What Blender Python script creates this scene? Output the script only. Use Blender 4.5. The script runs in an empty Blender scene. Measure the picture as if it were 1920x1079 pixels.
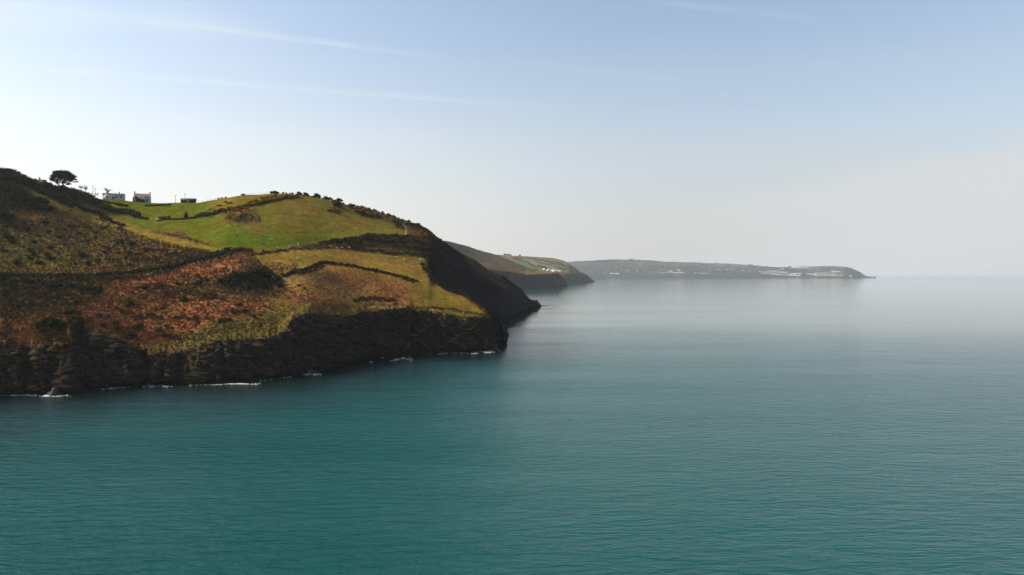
import bpy, bmesh, math, random
import numpy as np
from mathutils import Vector, Matrix

# ------------------------------------------------------------------ camera, world, sun, exposure
sc = bpy.context.scene
COL = sc.collection
H = 36.0                    # flying height above the sea, metres
F = 1280.0                  # focal length in pixels of the 1920 px wide photograph
TILT = math.atan(24.0 / F)
cT, sT = math.cos(TILT), math.sin(TILT)
cam_d = bpy.data.cameras.new('camera')
cam = bpy.data.objects.new('camera', cam_d)
COL.objects.link(cam)
cam.location = (0, 0, H)
cam.rotation_euler = (math.pi / 2 - TILT, 0, 0)
cam_d.sensor_width = 36.0
cam_d.lens = 24.0
cam_d.clip_start = 0.5
cam_d.clip_end = 200000.0
sc.camera = cam

SUN_AZ, SUN_EL = math.radians(91), math.radians(37)      # left of the view direction, above the horizon
SUNV = Vector((-math.sin(SUN_AZ) * math.cos(SUN_EL), math.cos(SUN_AZ) * math.cos(SUN_EL), math.sin(SUN_EL)))
sun_d = bpy.data.lights.new('sun', 'SUN')
sun_d.energy = 4.6
sun_d.angle = math.radians(0.5)
sun_d.color = (1.0, 0.88, 0.72)
sun = bpy.data.objects.new('sun', sun_d)
sun.rotation_euler = SUNV.to_track_quat('Z', 'Y').to_euler()
COL.objects.link(sun)

sc.view_settings.view_transform = 'Standard'
sc.view_settings.look = 'None'
sc.view_settings.gamma = 1.0
sc.view_settings.exposure = 0.55
sc.view_settings.use_curve_mapping = False
sc.cycles.volume_bounces = 1
sc.cycles.max_bounces = 6


def dirpx(px, py):
    a = (px - 960) / F
    b = (539.5 - py) / F
    return Vector((a, cT + b * sT, b * cT - sT)).normalized()


world = bpy.data.worlds.new('World')
sc.world = world
world.use_nodes = True


class NT:
    """small helper to write node trees"""
    def __init__(s, tree):
        s.t = tree
        s.n = tree.nodes
        s.l = tree.links

    def new(s, typ, **kw):
        n = s.n.new(typ)
        for k, v in kw.items():
            setattr(n, k, v)
        return n

    def put(s, sock, v):
        if isinstance(v, bpy.types.NodeSocket):
            s.l.new(v, sock)
        else:
            sock.default_value = v

    def math(s, op, a, b=0.0, c=None, clamp=False):
        n = s.new('ShaderNodeMath', operation=op)
        n.use_clamp = clamp
        s.put(n.inputs[0], a)
        s.put(n.inputs[1], b)
        if c is not None:
            s.put(n.inputs[2], c)
        return n.outputs[0]

    def vec(s, op, a, b=None):
        n = s.new('ShaderNodeVectorMath', operation=op)
        s.put(n.inputs[0], a)
        if b is not None:
            s.put(n.inputs[1], b)
        return n.outputs['Value'] if op == 'DOT_PRODUCT' else n.outputs[0]

    def rng(s, v, a, b, lo=0.0, hi=1.0, smooth=True):
        n = s.new('ShaderNodeMapRange')
        n.interpolation_type = 'SMOOTHSTEP' if smooth else 'LINEAR'
        s.put(n.inputs[0], v)
        n.inputs[1].default_value = a
        n.inputs[2].default_value = b
        n.inputs[3].default_value = lo
        n.inputs[4].default_value = hi
        return n.outputs[0]

    def mix(s, f, a, b, typ='MIX'):
        n = s.new('ShaderNodeMix', data_type='RGBA', blend_type=typ)
        s.put(n.inputs[0], f)
        for sk, v in ((n.inputs[6], a), (n.inputs[7], b)):
            if isinstance(v, bpy.types.NodeSocket):
                s.l.new(v, sk)
            else:
                sk.default_value = (v[0], v[1], v[2], 1)
        return n.outputs[2]

    def noise(s, vec, scale, detail=4, rough=0.55, dist=0.0):
        n = s.new('ShaderNodeTexNoise')
        if vec is not None:
            s.l.new(vec, n.inputs['Vector'])
        n.inputs['Scale'].default_value = scale
        n.inputs['Detail'].default_value = detail
        n.inputs['Roughness'].default_value = rough
        n.inputs['Distortion'].default_value = dist
        return n.outputs[0]

    def mapping(s, vec, scale=(1, 1, 1), rot=(0, 0, 0)):
        n = s.new('ShaderNodeMapping')
        s.l.new(vec, n.inputs[0])
        n.inputs['Scale'].default_value = scale
        n.inputs['Rotation'].default_value = rot
        return n.outputs[0]


w = NT(world.node_tree)
w.n.clear()
sky = w.new('ShaderNodeTexSky', sky_type='NISHITA')
sky.sun_disc = False
sky.sun_elevation = SUN_EL
sky.sun_rotation = -SUN_AZ
sky.altitude = 0
sky.air_density = 1.0
sky.dust_density = 1.6
sky.ozone_density = 0.8
gen = w.new('ShaderNodeTexCoord').outputs['Generated']
sep = w.new('ShaderNodeSeparateXYZ')
w.l.new(gen, sep.inputs[0])
zc = sep.outputs['Z']
skycol = sky.outputs[0]
# low, whitish humid air below a soft irregular upper limit
wn = w.noise(w.mapping(gen, (1.2, 1.2, 9)), 1.6, 4, 0.5)
zj = w.math('SUBTRACT', zc, w.math('MULTIPLY', w.math('SUBTRACT', wn, 0.5), 0.10))
lowair = w.rng(zj, 0.02, 0.36, 0.90, 0.20)
sunh = Vector((SUNV.x, SUNV.y, 0)).normalized()
toward = w.rng(w.vec('DOT_PRODUCT', gen, tuple(sunh)), -0.35, 0.80)     # humid air scatters forward: paler towards the sun
aircol = w.mix(toward, (3.22, 3.16, 3.17), (5.6, 5.35, 5.1))
skycol = w.mix(lowair, skycol, aircol)


def streak(a, b, w0, w1, amt, fade0, fade1, nscale=14.0, col=(4.6, 4.8, 4.7)):
    """a vapour trail: a band about the plane through the eye and two directions"""
    global skycol
    d1, d2 = dirpx(*a), dirpx(*b)
    n = d1.cross(d2).normalized()
    if n.z < 0:
        n = -n
    al = (d2 - d1).normalized()
    wob = w.noise(w.mapping(gen, (1, 1, 1)), 5.0, 3, 0.6)
    dist = w.math('ADD', w.vec('DOT_PRODUCT', gen, tuple(n)), w.math('MULTIPLY', w.math('SUBTRACT', wob, 0.5), w0 * 2.2))
    up = w.rng(dist, 0.0, w1, 1, 0)
    dn = w.rng(dist, -w0, 0.0, 0, 1)
    m = w.math('MULTIPLY', up, dn)
    t = w.vec('DOT_PRODUCT', gen, tuple(al))
    t0, t1 = d1.dot(al), d2.dot(al)
    m = w.math('MULTIPLY', m, w.rng(t, t0 + fade0[0] * (t1 - t0), t0 + fade0[1] * (t1 - t0)))
    m = w.math('MULTIPLY', m, w.rng(t, t0 + fade1[0] * (t1 - t0), t0 + fade1[1] * (t1 - t0), 1, 0))
    br = w.rng(w.noise(w.mapping(gen, (1, 1, 3)), nscale, 5, 0.65), 0.3, 0.66, 0.25, 1.0)
    m = w.math('MULTIPLY', w.math('MULTIPLY', m, br), amt)
    skycol = w.mix(m, skycol, col)


streak((0, 8), (850, 112), 0.0035, 0.008, 0.28, (-0.5, 0.0), (0.8, 1.03))
streak((0, 26), (520, 72), 0.025, 0.04, 0.30, (-0.5, 0.0), (0.6, 1.2), 6.0)
streak((240, 146), (1180, 214), 0.003, 0.009, 0.34, (-0.9, 0.02), (0.3, 1.02))
streak((960, 118), (1320, 158), 0.005, 0.012, 0.05, (-0.1, 0.2), (0.7, 1.2))
streak((1200, 0), (1560, 44), 0.005, 0.010, 0.07, (-0.1, 0.2), (0.7, 1.2))
# pale veil of cloud low on the right
d1, d2 = dirpx(1250, 372), dirpx(1920, 226)
nn = d1.cross(d2).normalized()
nn = nn if nn.z > 0 else -nn
vd = w.math('ADD', w.vec('DOT_PRODUCT', gen, tuple(nn)),
            w.math('MULTIPLY', w.math('SUBTRACT', w.noise(w.mapping(gen, (1, 1, 6)), 3.0, 6, 0.6), 0.5), 0.09))
veil = w.math('MULTIPLY', w.rng(vd, -0.045, 0.006, 1, 0), w.rng(sep.outputs['X'], 0.08, 0.55))
skycol = w.mix(w.math('MULTIPLY', veil, 0.8), skycol, (3.62, 3.62, 3.66))
skycol = w.mix(1.0, skycol, (.985, 1.008, 1.0), 'MULTIPLY')
bg = w.new('ShaderNodeBackground')
w.l.new(skycol, bg.inputs[0])
bg.inputs[1].default_value = 0.135
wo = w.new('ShaderNodeOutputWorld')
w.l.new(bg.outputs[0], wo.inputs[0])

# ------------------------------------------------------------------ object helpers
rnd = random.Random(7)
rs = np.random.RandomState(7)


def P3(px, py, Y):
    b = (539.5 - py) / F
    k = cT + b * sT
    return Vector((Y * (px - 960) / F / k, Y, H + Y * (b * cT - sT) / k))


def seaY(py):
    b = (539.5 - py) / F
    return -H * (cT + b * sT) / (b * cT - sT)


def zof(py, Y):
    b = (539.5 - np.asarray(py, float)) / F
    return H + Y * (b * cT - sT) / (cT + b * sT)


def proj_py(Y, Z):
    return 539.5 - F * np.tan(np.arctan2(Z - H, Y) + TILT)


def mesh_np(name, verts, faces, mats=(), smooth=False, matidx=None):
    """verts (n,3); faces (m,k) array or list of arrays"""
    me = bpy.data.meshes.new(name)
    verts = np.asarray(verts, np.float32)
    me.vertices.add(len(verts))
    me.vertices.foreach_set('co', verts.ravel())
    if isinstance(faces, np.ndarray):
        m, k = faces.shape
        me.loops.add(m * k)
        me.loops.foreach_set('vertex_index', faces.astype(np.int32).ravel())
        me.polygons.add(m)
        me.polygons.foreach_set('loop_start', np.arange(0, m * k, k, dtype=np.int32))
        me.polygons.foreach_set('loop_total', np.full(m, k, np.int32))
        n = m
    else:
        n = len(faces)
        lt = np.array([len(f) for f in faces], np.int32)
        me.loops.add(int(lt.sum()))
        me.loops.foreach_set('vertex_index', np.array([i for f in faces for i in f], np.int32))
        me.polygons.add(n)
        me.polygons.foreach_set('loop_start', np.concatenate([[0], np.cumsum(lt)[:-1]]).astype(np.int32))
        me.polygons.foreach_set('loop_total', lt)
    if matidx is not None:
        me.polygons.foreach_set('material_index', np.asarray(matidx, np.int32))
    if smooth:
        me.polygons.foreach_set('use_smooth', np.ones(n, bool))
    me.update(calc_edges=True)
    me.validate()
    for m_ in mats:
        me.materials.append(m_)
    return me


def obj(name, me, parent=None, loc=(0, 0, 0), rz=0.0):
    o = bpy.data.objects.new(name, me)
    COL.objects.link(o)
    o.location = loc
    o.rotation_euler = (0, 0, rz)
    if parent:
        o.parent = parent
    return o


def tag(o, label=None, cat=None, group=None, kind=None):
    if label:
        o['label'] = label
    if cat:
        o['category'] = cat
    if group:
        o['group'] = group
    if kind:
        o['kind'] = kind
    return o


def empty(name, loc, rz=0.0, label=None, cat=None, group=None):
    o = bpy.data.objects.new(name, None)
    COL.objects.link(o)
    o.location = loc
    o.rotation_euler = (0, 0, rz)
    o.empty_display_size = 0.5
    return tag(o, label, cat, group)


class MB:
    """collects simple shapes into one mesh"""
    def __init__(s):
        s.v, s.f = [], []

    def add(s, vs, fs):
        o = len(s.v)
        s.v += [tuple(v) for v in vs]
        s.f += [tuple(i + o for i in f) for f in fs]
        return s

    def box(s, x0, x1, y0, y1, z0, z1):
        return s.add([(x0, y0, z0), (x1, y0, z0), (x1, y1, z0), (x0, y1, z0), (x0, y0, z1), (x1, y0, z1), (x1, y1, z1), (x0, y1, z1)],
                     [(3, 2, 1, 0), (4, 5, 6, 7), (0, 1, 5, 4), (1, 2, 6, 5), (2, 3, 7, 6), (3, 0, 4, 7)])

    def prism(s, poly, axis, a, b):
        """poly in the plane normal to axis ('x' or 'y'), extruded a..b"""
        n = len(poly)
        pt = (lambda p, t: (t, p[0], p[1])) if axis == 'x' else (lambda p, t: (p[0], t, p[1]))
        vs = [pt(p, a) for p in poly] + [pt(p, b) for p in poly]
        fs = [tuple(range(n)), tuple(range(2 * n - 1, n - 1, -1))] + [(i, i + n, (i + 1) % n + n, (i + 1) % n) for i in range(n)]
        return s.add(vs, fs)

    def tube(s, pts, rad, n=5):
        pts = [Vector(p) for p in pts]
        rads = rad if isinstance(rad, (list, tuple)) else [rad] * len(pts)
        vs = []
        for i, p in enumerate(pts):
            d = (pts[min(i + 1, len(pts) - 1)] - pts[max(i - 1, 0)])
            d = d.normalized() if d.length > 1e-6 else Vector((0, 0, 1))
            u = d.cross(Vector((0.31, 0.2, 0.93) if abs(d.z) < 0.9 else (1, 0, 0))).normalized()
            v = d.cross(u)
            for k in range(n):
                a = 2 * math.pi * k / n
                vs.append(p + (u * math.cos(a) + v * math.sin(a)) * rads[i])
        fs = [tuple(range(n - 1, -1, -1)), tuple(range((len(pts) - 1) * n, len(pts) * n))]
        for i in range(len(pts) - 1):
            for k in range(n):
                fs.append((i * n + k, i * n + (k + 1) % n, (i + 1) * n + (k + 1) % n, (i + 1) * n + k))
        return s.add(vs, fs)

    def mesh(s, name, mat, smooth=False):
        me = mesh_np(name, s.v, s.f, [mat], smooth)
        bm = bmesh.new()
        bm.from_mesh(me)
        bmesh.ops.recalc_face_normals(bm, faces=bm.faces)
        bm.to_mesh(me)
        bm.free()
        return me

    def build(s, name, mat, parent=None, smooth=False):
        return obj(name, s.mesh(name, mat, smooth), parent)


# ------------------------------------------------------------------ numpy noise
_p = rs.permutation(256)
_p = np.concatenate([_p, _p, _p])
_g = rs.normal(size=(256, 3))
_g /= np.linalg.norm(_g, axis=1)[:, None]


def perlin(x, y, z):
    x, y, z = np.broadcast_arrays(np.asarray(x, float), np.asarray(y, float), np.asarray(z, float))
    xi, yi, zi = np.floor(x).astype(int), np.floor(y).astype(int), np.floor(z).astype(int)
    xf, yf, zf = x - xi, y - yi, z - zi
    u, v, q = [t * t * t * (t * (t * 6 - 15) + 10) for t in (xf, yf, zf)]
    r = 0
    for dx in (0, 1):
        for dy in (0, 1):
            for dz in (0, 1):
                h = _p[(_p[(_p[(xi + dx) & 255] + yi + dy) & 255] + zi + dz) & 255]
                gr = _g[h]
                d = gr[..., 0] * (xf - dx) + gr[..., 1] * (yf - dy) + gr[..., 2] * (zf - dz)
                r = r + d * (u if dx else 1 - u) * (v if dy else 1 - v) * (q if dz else 1 - q)
    return r * 1.5


def fbm(x, y, z, f, octv=4, gain=0.5):
    r, a, t = 0, 1.0, 0
    for i in range(octv):
        r = r + a * perlin(x * f + 17 * i, y * f - 9 * i, z * f + 5 * i)
        t += a
        a *= gain
        f *= 2.03
    return r / t


# ------------------------------------------------------------------ ground cover map (albedo and roughness by place)
RW, RH, RX0, RY0, RS = 1000, 260, -300, 280, 2.0     # raster over the land, two photo pixels per cell
ZC = {
    'heath': ((.100, .058, .021), .50), 'heathgreen': ((.092, .073, .017), .42), 'grass': ((.058, .078, .004), .05),
    'grass2': ((.073, .074, .007), .06), 'olive': ((.118, .086, .014), .09), 'gold': ((.185, .113, .022), .12),
    'brownfield': ((.105, .074, .013), .12), 'bracken': ((.180, .072, .029), .42), 'bracken2': ((.165, .080, .026), .26),
    'bush': ((.025, .025, .010), .80), 'bushgreen': ((.036, .042, .010), .60), 'gorse': ((.300, .125, .008), .60),
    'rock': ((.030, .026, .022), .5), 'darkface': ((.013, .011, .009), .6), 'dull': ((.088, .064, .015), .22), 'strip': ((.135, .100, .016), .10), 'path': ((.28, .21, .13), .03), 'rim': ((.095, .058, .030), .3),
    'fargreen': ((.050, .085, .018), .2), 'farfield': ((.105, .105, .055), .2), 'farwood': ((.022, .030, .024), 1.2),
    'farbrown': ((.070, .048, .026), .4), 'farhedge': ((.018, .020, .012), .6), 'fargrass': ((.070, .078, .042), .2), 'faraut': ((.12, .075, .03), .3),
}
ras = np.zeros((RH, RW, 4))
gy, gx = np.mgrid[0:RH, 0:RW]
GX, GY = RX0 + gx * RS + RS / 2, RY0 + gy * RS + RS / 2
ras[..., :3] = ZC['heath'][0]
ras[..., 3] = ZC['heath'][1]
jx = fbm(GX, GY, 0, 1 / 22, 3) * 9
jy = fbm(GX, GY, 9.3, 1 / 14, 3) * 6


def put(mask, z, amt=1.0):
    c = np.array(list(ZC[z][0]) + [ZC[z][1]])
    m = (mask * amt)[..., None]
    ras[:] = ras * (1 - m) + c * m


def blur(a, r):
    k = int(r * 2) + 1
    g = np.exp(-0.5 * (np.arange(-k, k + 1) / max(r, .3)) ** 2)
    g /= g.sum()
    a = np.apply_along_axis(lambda m: np.convolve(np.pad(m, k, 'edge'), g, 'valid'), 0, a)
    return np.apply_along_axis(lambda m: np.convolve(np.pad(m, k, 'edge'), g, 'valid'), 1, a)


def poly(z, pts, soft=1.0, jit=1.0, amt=1.0, holes=0.0):
    X, Y = GX + jx * jit, GY + jy * jit
    ins = np.zeros(GX.shape, bool)
    n = len(pts)
    for i in range(n):
        x0, y0 = pts[i]
        x1, y1 = pts[(i + 1) % n]
        if y0 == y1:
            continue
        c = ((y0 > Y) != (y1 > Y)) & (X < (x1 - x0) * (Y - y0) / (y1 - y0) + x0)
        ins ^= c
    m = ins.astype(float)
    if soft > 0:
        m = blur(m, soft)
    if holes:
        hn = fbm(GX, GY * 2.2, 3.3 + len(pts), 1 / 13, 4)
        m = m * np.clip((hn + holes) * 5, 0, 1)
    put(m, z, amt)


def line(z, pts, wd, jit=0.4, amt=1.0, dash=0.0):
    X, Y = GX + jx * jit, GY + jy * jit
    d = np.full(GX.shape, 1e9)
    for (x0, y0), (x1, y1) in zip(pts[:-1], pts[1:]):
        L = (x1 - x0) ** 2 + (y1 - y0) ** 2
        t = np.clip(((X - x0) * (x1 - x0) + (Y - y0) * (y1 - y0)) / L, 0, 1)
        d = np.minimum(d, np.hypot(X - x0 - t * (x1 - x0), Y - y0 - t * (y1 - y0)))
    m = np.clip(wd / 2 + .8 - d, 0, 1)
    if dash:
        m = m * np.clip((fbm(GX, GY, 7.7, 1 / 9, 3) + dash) * 6, 0, 1)
    put(m, z, amt)


# left hillside
poly('heathgreen', [(-300, 420), (0, 430), (60, 435), (150, 455), (200, 490), (100, 512), (0, 512), (-300, 512)], 5, 1.5, .8)
poly('heathgreen', [(150, 400), (300, 450), (400, 478), (330, 492), (240, 500), (150, 470), (90, 430)], 6, 1.5, .5, .1)
poly('grass2', [(175, 360), (375, 370), (450, 356), (600, 364), (690, 386), (768, 416), (768, 442), (700, 444), (650, 449), (610, 460),
                (560, 466), (480, 474), (425, 470), (367, 450), (320, 442), (250, 424), (193, 396)], .6, .3)
poly('grass', [(190, 371), (380, 374), (400, 400), (380, 410), (300, 412), (250, 404), (200, 388)], 4, 1, .8)
poly('grass', [(300, 425), (420, 428), (520, 440), (640, 432), (640, 448), (540, 462), (440, 462), (360, 444)], 5, 1.2, .8)
poly('olive', [(210, 388), (330, 396), (390, 392), (340, 402), (240, 406)], 4, 1.2, .6)
poly('brownfield', [(478, 394), (540, 372), (620, 370), (690, 388), (755, 414), (740, 430), (650, 424), (580, 430), (520, 428), (498, 412)], 6, 1.5, .85)
poly('olive', [(390, 382), (450, 361), (560, 357), (556, 366), (480, 374), (410, 396)], 2.5, .6, .9)
poly('olive', [(600, 420), (750, 426), (764, 440), (700, 441), (640, 448)], 4, 1, .6)
poly('heath', [(408, 404), (440, 396), (478, 394), (498, 414), (488, 422), (460, 420), (428, 415)], 1.5, .8, .9)
poly('bushgreen', [(416, 402), (470, 400), (494, 415), (470, 420), (430, 413)], 1.5, .8, .9, .25)
poly('bracken2', [(450, 418), (490, 422), (505, 432), (490, 440), (462, 426)], 2.5, 1.2, .7)
poly('gorse', [(436, 396), (466, 391), (470, 398), (445, 402)], 1, 1, .9, .0)
poly('gorse', [(394, 393), (420, 378), (440, 376), (425, 390), (396, 398)], 1.5, 1, .6, -.05)
poly('gorse', [(452, 386), (500, 368), (552, 366), (545, 374), (500, 380), (456, 392)], 1, 1, .7, -.02)
line('bush', [(372, 408), (395, 404), (420, 397), (450, 391), (480, 384), (510, 376), (540, 371), (558, 369)], 5)
poly('bush', [(370, 408), (382, 401), (400, 402), (398, 409)], .8, .6)
poly('gorse', [(655, 388), (675, 387), (700, 398), (712, 406), (690, 404), (664, 396)], 1, .8, .9, .15)
poly('bush', [(662, 396), (690, 404), (720, 409), (700, 410), (675, 404)], .8, .5)
poly('bush', [(622, 376), (642, 378), (640, 390), (626, 388)], .8, .6)
poly('bushgreen', [(618, 392), (630, 391), (650, 399), (640, 402), (620, 399)], 1, .8)
poly('heath', [(690, 396), (730, 402), (790, 424), (835, 450), (822, 454), (790, 444), (768, 438), (752, 424), (712, 410)], 1.2, .8, .9)
poly('bush', [(735, 411), (756, 420), (755, 433), (735, 420)], 1, .8, .9)
line('bush', [(762, 422), (790, 430), (808, 440)], 4, .5, .9)
poly('bracken2', [(765, 428), (790, 432), (800, 442), (780, 446), (766, 440)], 1.5, .8, .8)
line('path', [(752, 420), (758, 422), (762, 431), (761, 441)], 1.6, .2)
poly('heath', [(300, 438), (322, 434), (345, 436), (358, 446), (330, 444)], 1, .6)
for q in [(50, 371, 20), (215, 412, 14), (437, 423, 12), (570, 405, 14), (535, 400, 8), (345, 431, 14), (410, 437, 8), (445, 443, 7), (590, 396, 16)]:
    line('heathgreen', [(q[0] - q[2] / 2, q[1]), (q[0] + q[2] / 2, q[1] + 1)], 2, .4, .7)
# spur with its strip of grass
poly('strip', [(30, 342), (60, 345), (130, 384), (200, 405), (300, 440), (425, 468), (405, 474), (335, 462), (285, 449), (235, 431),
               (180, 414), (120, 395), (78, 378), (52, 362)], 1, .5)
poly('gold', [(80, 372), (160, 398), (240, 424), (230, 430), (160, 410), (95, 384)], 3, 1, .5)
poly('bush', [(-300, 300), (0, 340), (48, 352), (78, 378), (110, 394), (60, 400), (0, 398), (-300, 380)], 1.5, 1, .95)  # bush colour that also carries the shade of this right-facing slope
poly('bush', [(-300, 280), (0, 316), (60, 334), (120, 352), (190, 384), (196, 396), (150, 380), (110, 374), (60, 356), (0, 342), (-300, 300)], 1, .6)
line('gorse', [(46, 340), (60, 342), (80, 349)], 3, .6, .8, .1)
line('heath', [(0, 318), (30, 323), (48, 330)], 5, .6, .8)
line('heath', [(118, 350), (150, 360)], 6, .6, .8)
line('bush', [(60, 352), (100, 371), (135, 388)], 6, .5)
line('bush', [(120, 376), (145, 384), (162, 397)], 4, .4)
line('bush', [(168, 396), (185, 401), (202, 409)], 4, .4)
line('bush', [(190, 390), (215, 398), (240, 400), (262, 409), (278, 411)], 4, .3)
poly('bush', [(-300, 400), (0, 402), (30, 408), (30, 424), (0, 428), (-300, 430)], 2, 1, .8)
poly('bush', [(0, 424), (40, 420), (75, 428), (60, 440), (0, 442)], 2, 1.2, .7, .2)
for q in [(150, 424, 34), (190, 412, 18), (218, 420, 24), (210, 430, 50), (235, 456, 40), (125, 444, 20), (220, 466, 60), (100, 412, 40),
          (290, 470, 46), (150, 480, 26), (205, 490, 50), (330, 480, 30), (60, 470, 30), (300, 490, 40)]:
    line('bush', [(q[0] - q[2] / 2, q[1]), (q[0], q[1] - 2), (q[0] + q[2] / 2, q[1] + 4)], 5, 1.2, .8, .15)
poly('faraut', [(20, 404), (60, 402), (110, 408), (140, 416), (60, 410)], 2, 1, .7)
# slopes under the path
poly('bush', [(-300, 516), (0, 520), (80, 528), (180, 530), (196, 560), (160, 585), (100, 575), (40, 590), (-300, 590)], 4, 1.5, .7, .15)
poly('bracken', [(190, 548), (250, 520), (330, 506), (420, 484), (448, 476), (470, 484), (492, 508), (440, 520), (340, 528), (330, 545),
                 (250, 565)], 3, 1.5, .95, .45)
poly('bracken', [(20, 610), (110, 596), (180, 578), (260, 562), (340, 560), (480, 556), (512, 566), (500, 590), (420, 612), (330, 650),
                 (260, 650), (190, 625), (120, 640), (20, 645)], 3, 1.6, .95, .5)
poly('bracken', [(170, 570), (230, 556), (250, 580), (225, 600), (185, 595)], 3, 1.4, .8, .4)
poly('bushgreen', [(60, 610), (100, 600), (126, 612), (124, 645), (66, 642)], 2, 1, .8, .3)
poly('bush', [(70, 612), (115, 606), (124, 622), (80, 625)], 1.5, 1, .8)
poly('bush', [(126, 590), (150, 590), (152, 625), (130, 640)], 1.5, .8, .95)
for q in [(340, 552, 60), (395, 560, 40), (300, 540, 50), (440, 590, 60), (420, 606, 40), (350, 600, 50), (280, 600, 50), (220, 586, 40),
          (240, 620, 50), (310, 632, 40), (160, 606, 40), (60, 575, 60), (420, 512, 40), (360, 520, 50)]:
    line('bush', [(q[0] - q[2] / 2, q[1]), (q[0], q[1] - 3), (q[0] + q[2] / 2, q[1] + 2)], 6, 1.5, .75, .12)
poly('dull', [(255, 652), (330, 640), (400, 602), (480, 596), (520, 582), (490, 560), (560, 556), (640, 566), (690, 578), (600, 596),
               (545, 592), (540, 618), (500, 632), (400, 642), (330, 666), (230, 668)], 2, 1.2, .95)
poly('heath', [(300, 655), (420, 612), (540, 590), (520, 610), (400, 640)], 3, 2.0, .5, .0)
poly('heathgreen', [(270, 660), (330, 640), (400, 610), (470, 606), (430, 630), (350, 650)], 3, 1.5, .6, .1)
line('bush', [(408, 606), (432, 603)], 3, .6)
poly('bush', [(408, 528), (450, 518), (490, 504), (520, 520), (532, 540), (515, 549), (470, 552), (425, 546)], 2, 1, .95)  # shade of the hollow, painted with the dark bush colour
poly('heathgreen', [(400, 545), (470, 556), (530, 548), (500, 560), (430, 556)], 3, 1.2, .8)
# lower right field
poly('gold', [(470, 478), (548, 467), (636, 466), (700, 470), (800, 484), (794, 497), (802, 512), (822, 538), (868, 553), (925, 597),
              (860, 592), (760, 580), (690, 578), (640, 566), (560, 552), (520, 515), (495, 500)], 1.5, .8)
poly('olive', [(600, 468), (700, 471), (800, 484), (792, 492), (700, 484), (620, 478)], 3, 1, .9)
poly('olive', [(480, 470), (520, 482), (600, 488), (680, 498), (660, 502), (590, 496), (500, 490)], 3, 1.4, .6)
poly('heath', [(480, 490), (560, 496), (600, 494), (560, 506), (540, 530), (512, 515)], 3, 1.4, .8, .15)
poly('bracken2', [(545, 510), (620, 497), (700, 512), (770, 533), (765, 556), (740, 577), (690, 573), (610, 568), (540, 550)], 3, 1.6, .9)
poly('bracken', [(510, 545), (545, 548), (600, 562), (650, 570), (600, 575), (540, 562)], 2, 1.2, .9, .3)
poly('bracken', [(690, 545), (760, 540), (800, 552), (780, 570), (700, 565)], 3, 1.6, .6, .15)
poly('olive', [(770, 520), (800, 528), (830, 545), (870, 556), (925, 596), (860, 590), (790, 575), (760, 556), (780, 540)], 7, 2, .9)
poly('grass2', [(700, 498), (790, 500), (800, 520), (790, 532), (740, 518)], 6, 1.5, .35)
line('bush', [(530, 520), (545, 512), (572, 508), (585, 502), (602, 495), (622, 494), (660, 500), (700, 508), (740, 518), (780, 528)], 3, .5)
line('bush', [(545, 515), (575, 512), (600, 502)], 4, .6)
line('bush', [(662, 564), (700, 560), (740, 566)], 4, .8, .8)
line('bushgreen', [(680, 572), (760, 574), (840, 580), (920, 594)], 3, .8, .6)
line('bush', [(790, 500), (800, 508), (812, 530)], 5, .5, .8)
# bank and path across the hill
poly('heath', [(560, 464), (602, 457), (650, 446), (700, 440), (770, 441), (808, 450), (806, 482), (760, 474), (700, 468), (640, 463)], .8, .4)
for q in [(600, 458, 700, 443), (600, 464, 700, 462), (650, 466, 800, 481), (700, 443, 806, 446), (690, 452, 740, 456), (740, 462, 800, 470),
          (770, 450, 806, 462), (630, 453, 680, 457)]:
    line('bush', [(q[0], q[1]), ((q[0] + q[2]) / 2, (q[1] + q[3]) / 2 + 1), (q[2], q[3])], 4, .7, .9)
poly('brownfield', [(766, 442), (796, 443), (792, 450), (770, 450)], 1.5, .6, .8)
line('olive', [(478, 473), (520, 469), (548, 465.5), (600, 464), (640, 461), (700, 444)], 1.5, .1, .9)
line('bush', [(474, 478), (520, 472), (548, 468.5), (610, 466)], 1.6, .1)
line('bush', [(0, 518), (70, 520), (150, 520), (230, 515), (300, 505), (350, 494), (406, 480), (428, 471), (436, 470)], 5.5, .2)
line('heathgreen', [(0, 512), (71, 515), (150, 515), (230, 510), (330, 493)], 2, .3, .8)
line('bush', [(100, 526), (190, 527), (260, 522), (330, 505)], 5, .8, .7)
line('bush', [(410, 488), (425, 482), (445, 470), (470, 473)], 5, .5, .9)
line('path', [(412, 476), (420, 471)], 1.5, .1, .7)
line('path', [(268, 517), (285, 515)], 1.2, .1, .5)
line('path', [(180, 560), (200, 550), (225, 543)], 1.2, .3, .5)
line('path', [(195, 580), (206, 590)], 1.5, .3, .4)
line('path', [(530, 522), (545, 532), (520, 528)], 1.5, .3, .35)
# far face of the second headland
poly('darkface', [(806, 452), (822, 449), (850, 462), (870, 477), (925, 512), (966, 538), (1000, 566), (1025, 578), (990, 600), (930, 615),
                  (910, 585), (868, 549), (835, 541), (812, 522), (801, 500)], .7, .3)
line('rim', [(826, 449), (860, 472), (890, 490), (920, 509), (950, 522)], 2.5, .2, .8, .2)
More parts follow.
